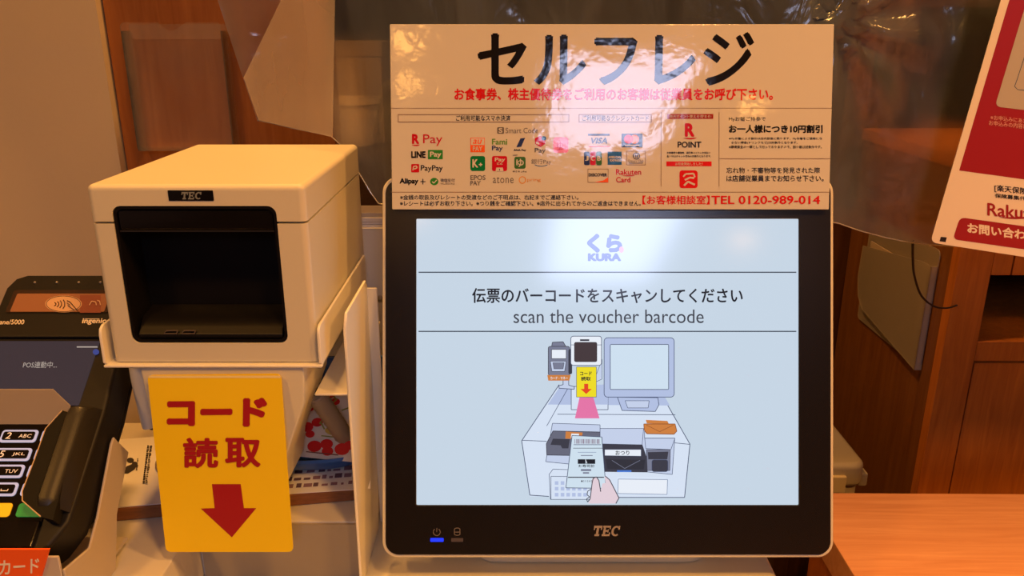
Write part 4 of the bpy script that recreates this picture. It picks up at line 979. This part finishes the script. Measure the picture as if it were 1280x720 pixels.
a = Art(P, 0.0003, 0.00004); g0 = P(1243.5, 133); c_ = rounded([g0, (0.150, g0[1]), (0.150, 0.318), (g0[0], 0.318)], 0.0055)
a.local(c_, PGY); a.path([(1300, 20), (1284, 60), (1271, 100), (1268, 108), (1272, 112), (1330, 118)], 0.9, PBL); a.done('grey_panel', po)
a = Art(P, 0.0003, 0.00004); a.text('※お申込みにあた', 1238, 143.5, 1284, 149.5, sc_('pale rose', 230, 170, 160), 0.01, tilt=5, res=2); a.text('お申込みの内容に', 1236, 150, 1284, 156.5, sc_('pale rose', 230, 170, 160), 0.01, tilt=5, res=2); a.done('panel_print', po)
a = Art(P, 0.0002, 0.00004); a.text('[楽天保険', 1243, 230.5, 1284, 240, PKK, 0.02, tilt=4.5); a.text('保険募集代', 1243.5, 241.5, 1282, 247, PKK, 0.02, tilt=4, res=2); a.done('company_text', po)
a = Art(P, 0.0002, 0.00004); a.text('Rakuten', 1234, 253.5, 1309, 269.5, PR, 0.02, tilt=7); swoosh(a, 1249, 1290, 271.5, 2.2, PR); a.done('poster_logo', po)
a = Art(P, 0.0002, 0.00004); a.poly(rounded([(1191, 299), (1340, 320), (1346, 292), (1200, 271.5)], 7), PR); a.text('お問い合わせ', 1209, 278, 1297, 291, PW, 0.035, tilt=11); a.done('contact_banner', po)
a = Art(P, 0.0002, 0.00004); a.poly([(1174.5, 301.5), (1182, 302.5), (1183.5, 296.7), (1176, 296)], PKK); a.done('corner_mark', po)

# ------------------------------------------------------------------ acrylic pocket on the wooden door
ap0 = at(160, 186, 1.055)
apk = tag(empty('leaflet_pocket', (ap0.x + 0.022, 1.0605, ap0.z)), 'empty clear acrylic leaflet pocket on the brown wooden door', 'pocket')
ACR = clear('clear acrylic', (0.985, 0.97, 0.95), 0.07, (0.85, 0.74, 0.62), 0.10, bump=0.1, bscale=10, vary=True, ior=1.2)
w_ = 0.124; h_ = at(160, 28, 1.055).z - ap0.z
notch = [(w_, h_ - .004), (w_ - .003, h_), (0.082, h_), (0.076, h_ - .004), (0.068, h_ - .009), (0.060, h_ - .010), (0.052, h_ - .006), (0.047, h_), (0.004, h_), (0, h_ - .004), (0, 0.003), (0.003, 0), (w_ - .003, 0), (w_, 0.003)]
prism('front_sheet', notch, -0.026, -0.024, ACR, apk, 'Y'); 
box('side_wall', 0, 0.002, -0.024, 0.0, 0, h_ - .01, ACR, apk); box('side_wall', w_ - .002, w_, -0.024, 0.0, 0, h_ - .01, ACR, apk); box('pocket_floor', 0, w_, -0.024, 0.0, 0, 0.002, ACR, apk)
prism('back_strip', rr(0, h_ - .02, w_, h_ - .002, .003), -0.002, 0.0, ACR, apk, 'Y')

# ------------------------------------------------------------------ wooden cabinet at the right
cab = tag(empty('cabinet', (0.697, 1.2, 0)), 'brown wooden cabinet with an open dark compartment behind the counter', 'cabinet')
CW = 0.80; CD = 0.40; CT = 1.16
box('side_panel', 0.0, 0.02, 0.022, CD, 0, CT, CABSHADE, cab, 0.001)
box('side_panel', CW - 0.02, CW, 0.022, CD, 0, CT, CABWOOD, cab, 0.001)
box('stile', 0.0, 0.054, 0.0, 0.022, 0, CT - .02, CABWOOD, cab, 0.0012)
box('stile', CW - 0.054, CW, 0.0, 0.022, 0, CT - .02, CABWOOD, cab, 0.0012)
box('top_board', -0.004, CW + 0.004, -0.006, CD, CT, CT + 0.022, CABWOOD, cab, 0.0015)
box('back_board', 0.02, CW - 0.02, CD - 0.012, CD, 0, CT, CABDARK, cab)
box('shelf', 0.054, CW - 0.054, 0.0, CD - 0.012, 0.855, 0.889, CABWOOD, cab, 0.001)
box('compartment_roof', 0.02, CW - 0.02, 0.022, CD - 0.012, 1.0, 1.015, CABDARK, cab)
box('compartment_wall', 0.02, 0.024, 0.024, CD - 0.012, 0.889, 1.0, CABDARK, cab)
box('drawer_front', 0.0545, 0.085, 0.0, 0.02, 1.001, CT - 0.002, CABWOOD, cab, 0.001)
box('drawer_front', 0.0875, CW - 0.055, 0.0, 0.02, 1.001, CT - 0.002, CABWOOD, cab, 0.001)
box('door', 0.056, 0.42, 0.001, 0.021, 0.08, 0.851, CABWOOD, cab, 0.001)
box('door', 0.423, CW - 0.056, 0.001, 0.021, 0.08, 0.851, CABWOOD, cab, 0.001)
box('plinth', 0.054, CW - 0.054, 0.01, 0.03, 0, 0.078, CABDARK, cab)
# document pocket on the cabinet's side
dp = tag(empty('document_pocket', (0.6955, 1.25, 0.817)), 'grey clear plastic document pocket on the side of the brown cabinet', 'pocket')
DPM = clear('milky plastic', (0.92, 0.88, 0.84), 0.35, (0.74, 0.64, 0.56), 0.35, vary=False, ior=1.12)
prism('front_sheet', [(0.0, 0.0), (0.018, 0.002), (0.225, 0.03), (0.25, 0.05), (0.262, 0.085), (0.258, 0.150), (0.03, 0.183), (0.0, 0.183)], -0.012, -0.0105, DPM, dp, 'X')
box('paper_insert', -0.008, -0.006, 0.02, 0.235, 0.035, 0.165, mat('buff paper', rgb(186, 166, 148), 0.7), dp)
prism('back_sheet', rr(0.0, 0.0, 0.26, 0.21, 0.01), -0.0022, -0.0004, DPM, dp, 'X')
box('edge_strip', -0.012, -0.0004, 0.0, 0.004, 0.0, 0.183, DPM, dp)
# black power cord
cp = [at(1141, 300, 0.838), at(1141, 322, 0.87), at(1143, 345, 0.93), at(1152, 370, 1.00), at(1168, 383, 1.08), at(1184, 385, 1.14), at(1198, 381, 1.21), at(1212, 378, 1.26), at(1224, 384, 1.31), Vector((0.80, 1.36, 0.8915))]
cdo = tag(empty('power_cord', cp[0]), 'thin black cord looping from the vinyl into the cabinet compartment', 'cord')
bm = bmesh.new(); add_tube(bm, [p - cdo.location for p in spline(cp, 8)], 0.0014, 8); finish('cord', bm, RUBBER, cdo)

# dark low cabinet, box and tub seen through the vinyl behind the printer
lc = tag(empty('low_cabinet', (-0.06, 1.95, 0)), 'dark brown low cabinet behind the vinyl, between printer and monitor', 'cabinet')
box('carcass', -0.36, 0.40, -0.25, 0.25, 0.06, 1.10, CABDARK, lc, 0.003)
box('top_board', -0.37, 0.41, -0.26, 0.25, 1.10, 1.12, CABDARK, lc, 0.002)
for x in (-0.355, 0.025): box('door', x, x + 0.37, -0.266, -0.25, 0.10, 1.07, CABDARK, lc, 0.002)
box('plinth', -0.34, 0.38, -0.22, 0.24, 0, 0.06, CABDARK, lc)
sb = tag(empty('cardboard_box', (-0.36, 1.93, 1.12)), 'beige box on the dark cabinet behind the vinyl, left of the sign', 'box')
BXM = mat('beige board', rgb(176, 150, 120), 0.75, vary=0.12, vscale=14)
box('carton', -0.055, 0.07, -0.09, 0.09, 0, 0.215, BXM, sb, 0.002)
box('lid', -0.058, 0.073, -0.093, 0.093, 0.19, 0.222, mat('beige lid', rgb(160, 134, 104), 0.75, vary=0.15, vscale=30), sb, 0.002)
tb = tag(empty('plastic_tub', (-0.345, 1.755, 1.12)), 'pale round plastic tub on the dark cabinet in front of the beige box', 'tub')
bm = bmesh.new(); rg = []
for r_, z_ in ((0.0, 0.0), (0.030, 0.0), (0.046, 0.010), (0.056, 0.045), (0.060, 0.095), (0.064, 0.097), (0.064, 0.108), (0.058, 0.108), (0.053, 0.05), (0.040, 0.012), (0.0, 0.008)):
    rg.append([bm.verts.new((r_ * math.cos(2 * math.pi * k / 28), r_ * math.sin(2 * math.pi * k / 28), z_)) for k in range(28)])
for a_, b_ in zip(rg, rg[1:]):
    for k in range(28): bm.faces.new((a_[k], a_[(k + 1) % 28], b_[(k + 1) % 28], b_[k]))
bmesh.ops.remove_doubles(bm, verts=bm.verts[:], dist=1e-6)
finish('bowl', bm, mat('tub plastic', rgb(222, 200, 172), 0.4), tb)

# grey case on a black stand behind the counter
gc = tag(empty('storage_case', (0.42, 1.32, 0.61)), 'grey plastic storage case behind the counter, beside the brown cabinet', 'case')
GC = mat('grey case plastic', rgb(170, 160, 142), 0.5, bump=0.1, bscale=300, vary=0.06)
prism('case_body', rr(-0.14, -0.165, 0.155, 0.165, 0.02), 0.0, 0.04, GC, gc, b=0.004)
prism('case_lid', rr(-0.145, -0.172, 0.160, 0.17, 0.022), 0.0405, 0.085, GC, gc, b=0.010, seg=3)
box('latch', 0.06, 0.125, -0.179, -0.171, 0.036, 0.066, mat('latch beige', rgb(190, 176, 150), 0.4), gc, 0.002)
box('side_handle', 0.159, 0.174, -0.15, -0.05, 0.03, 0.055, mat('handle grey', rgb(186, 180, 170), 0.3), gc, 0.004)
cs = tag(empty('trolley', (0.42, 1.32, 0)), 'black trolley under the grey storage case', 'trolley')
box('top_plate', -0.15, 0.125, -0.186, 0.16, 0.575, 0.6095, BLACK, cs, 0.003)
for sx in (-0.13, 0.105):
    for sy in (-0.15, 0.14):
        bm = bmesh.new(); add_tube(bm, [(sx, sy, 0), (sx, sy, 0.576)], 0.012, 10); finish('leg', bm, BLACK, cs)
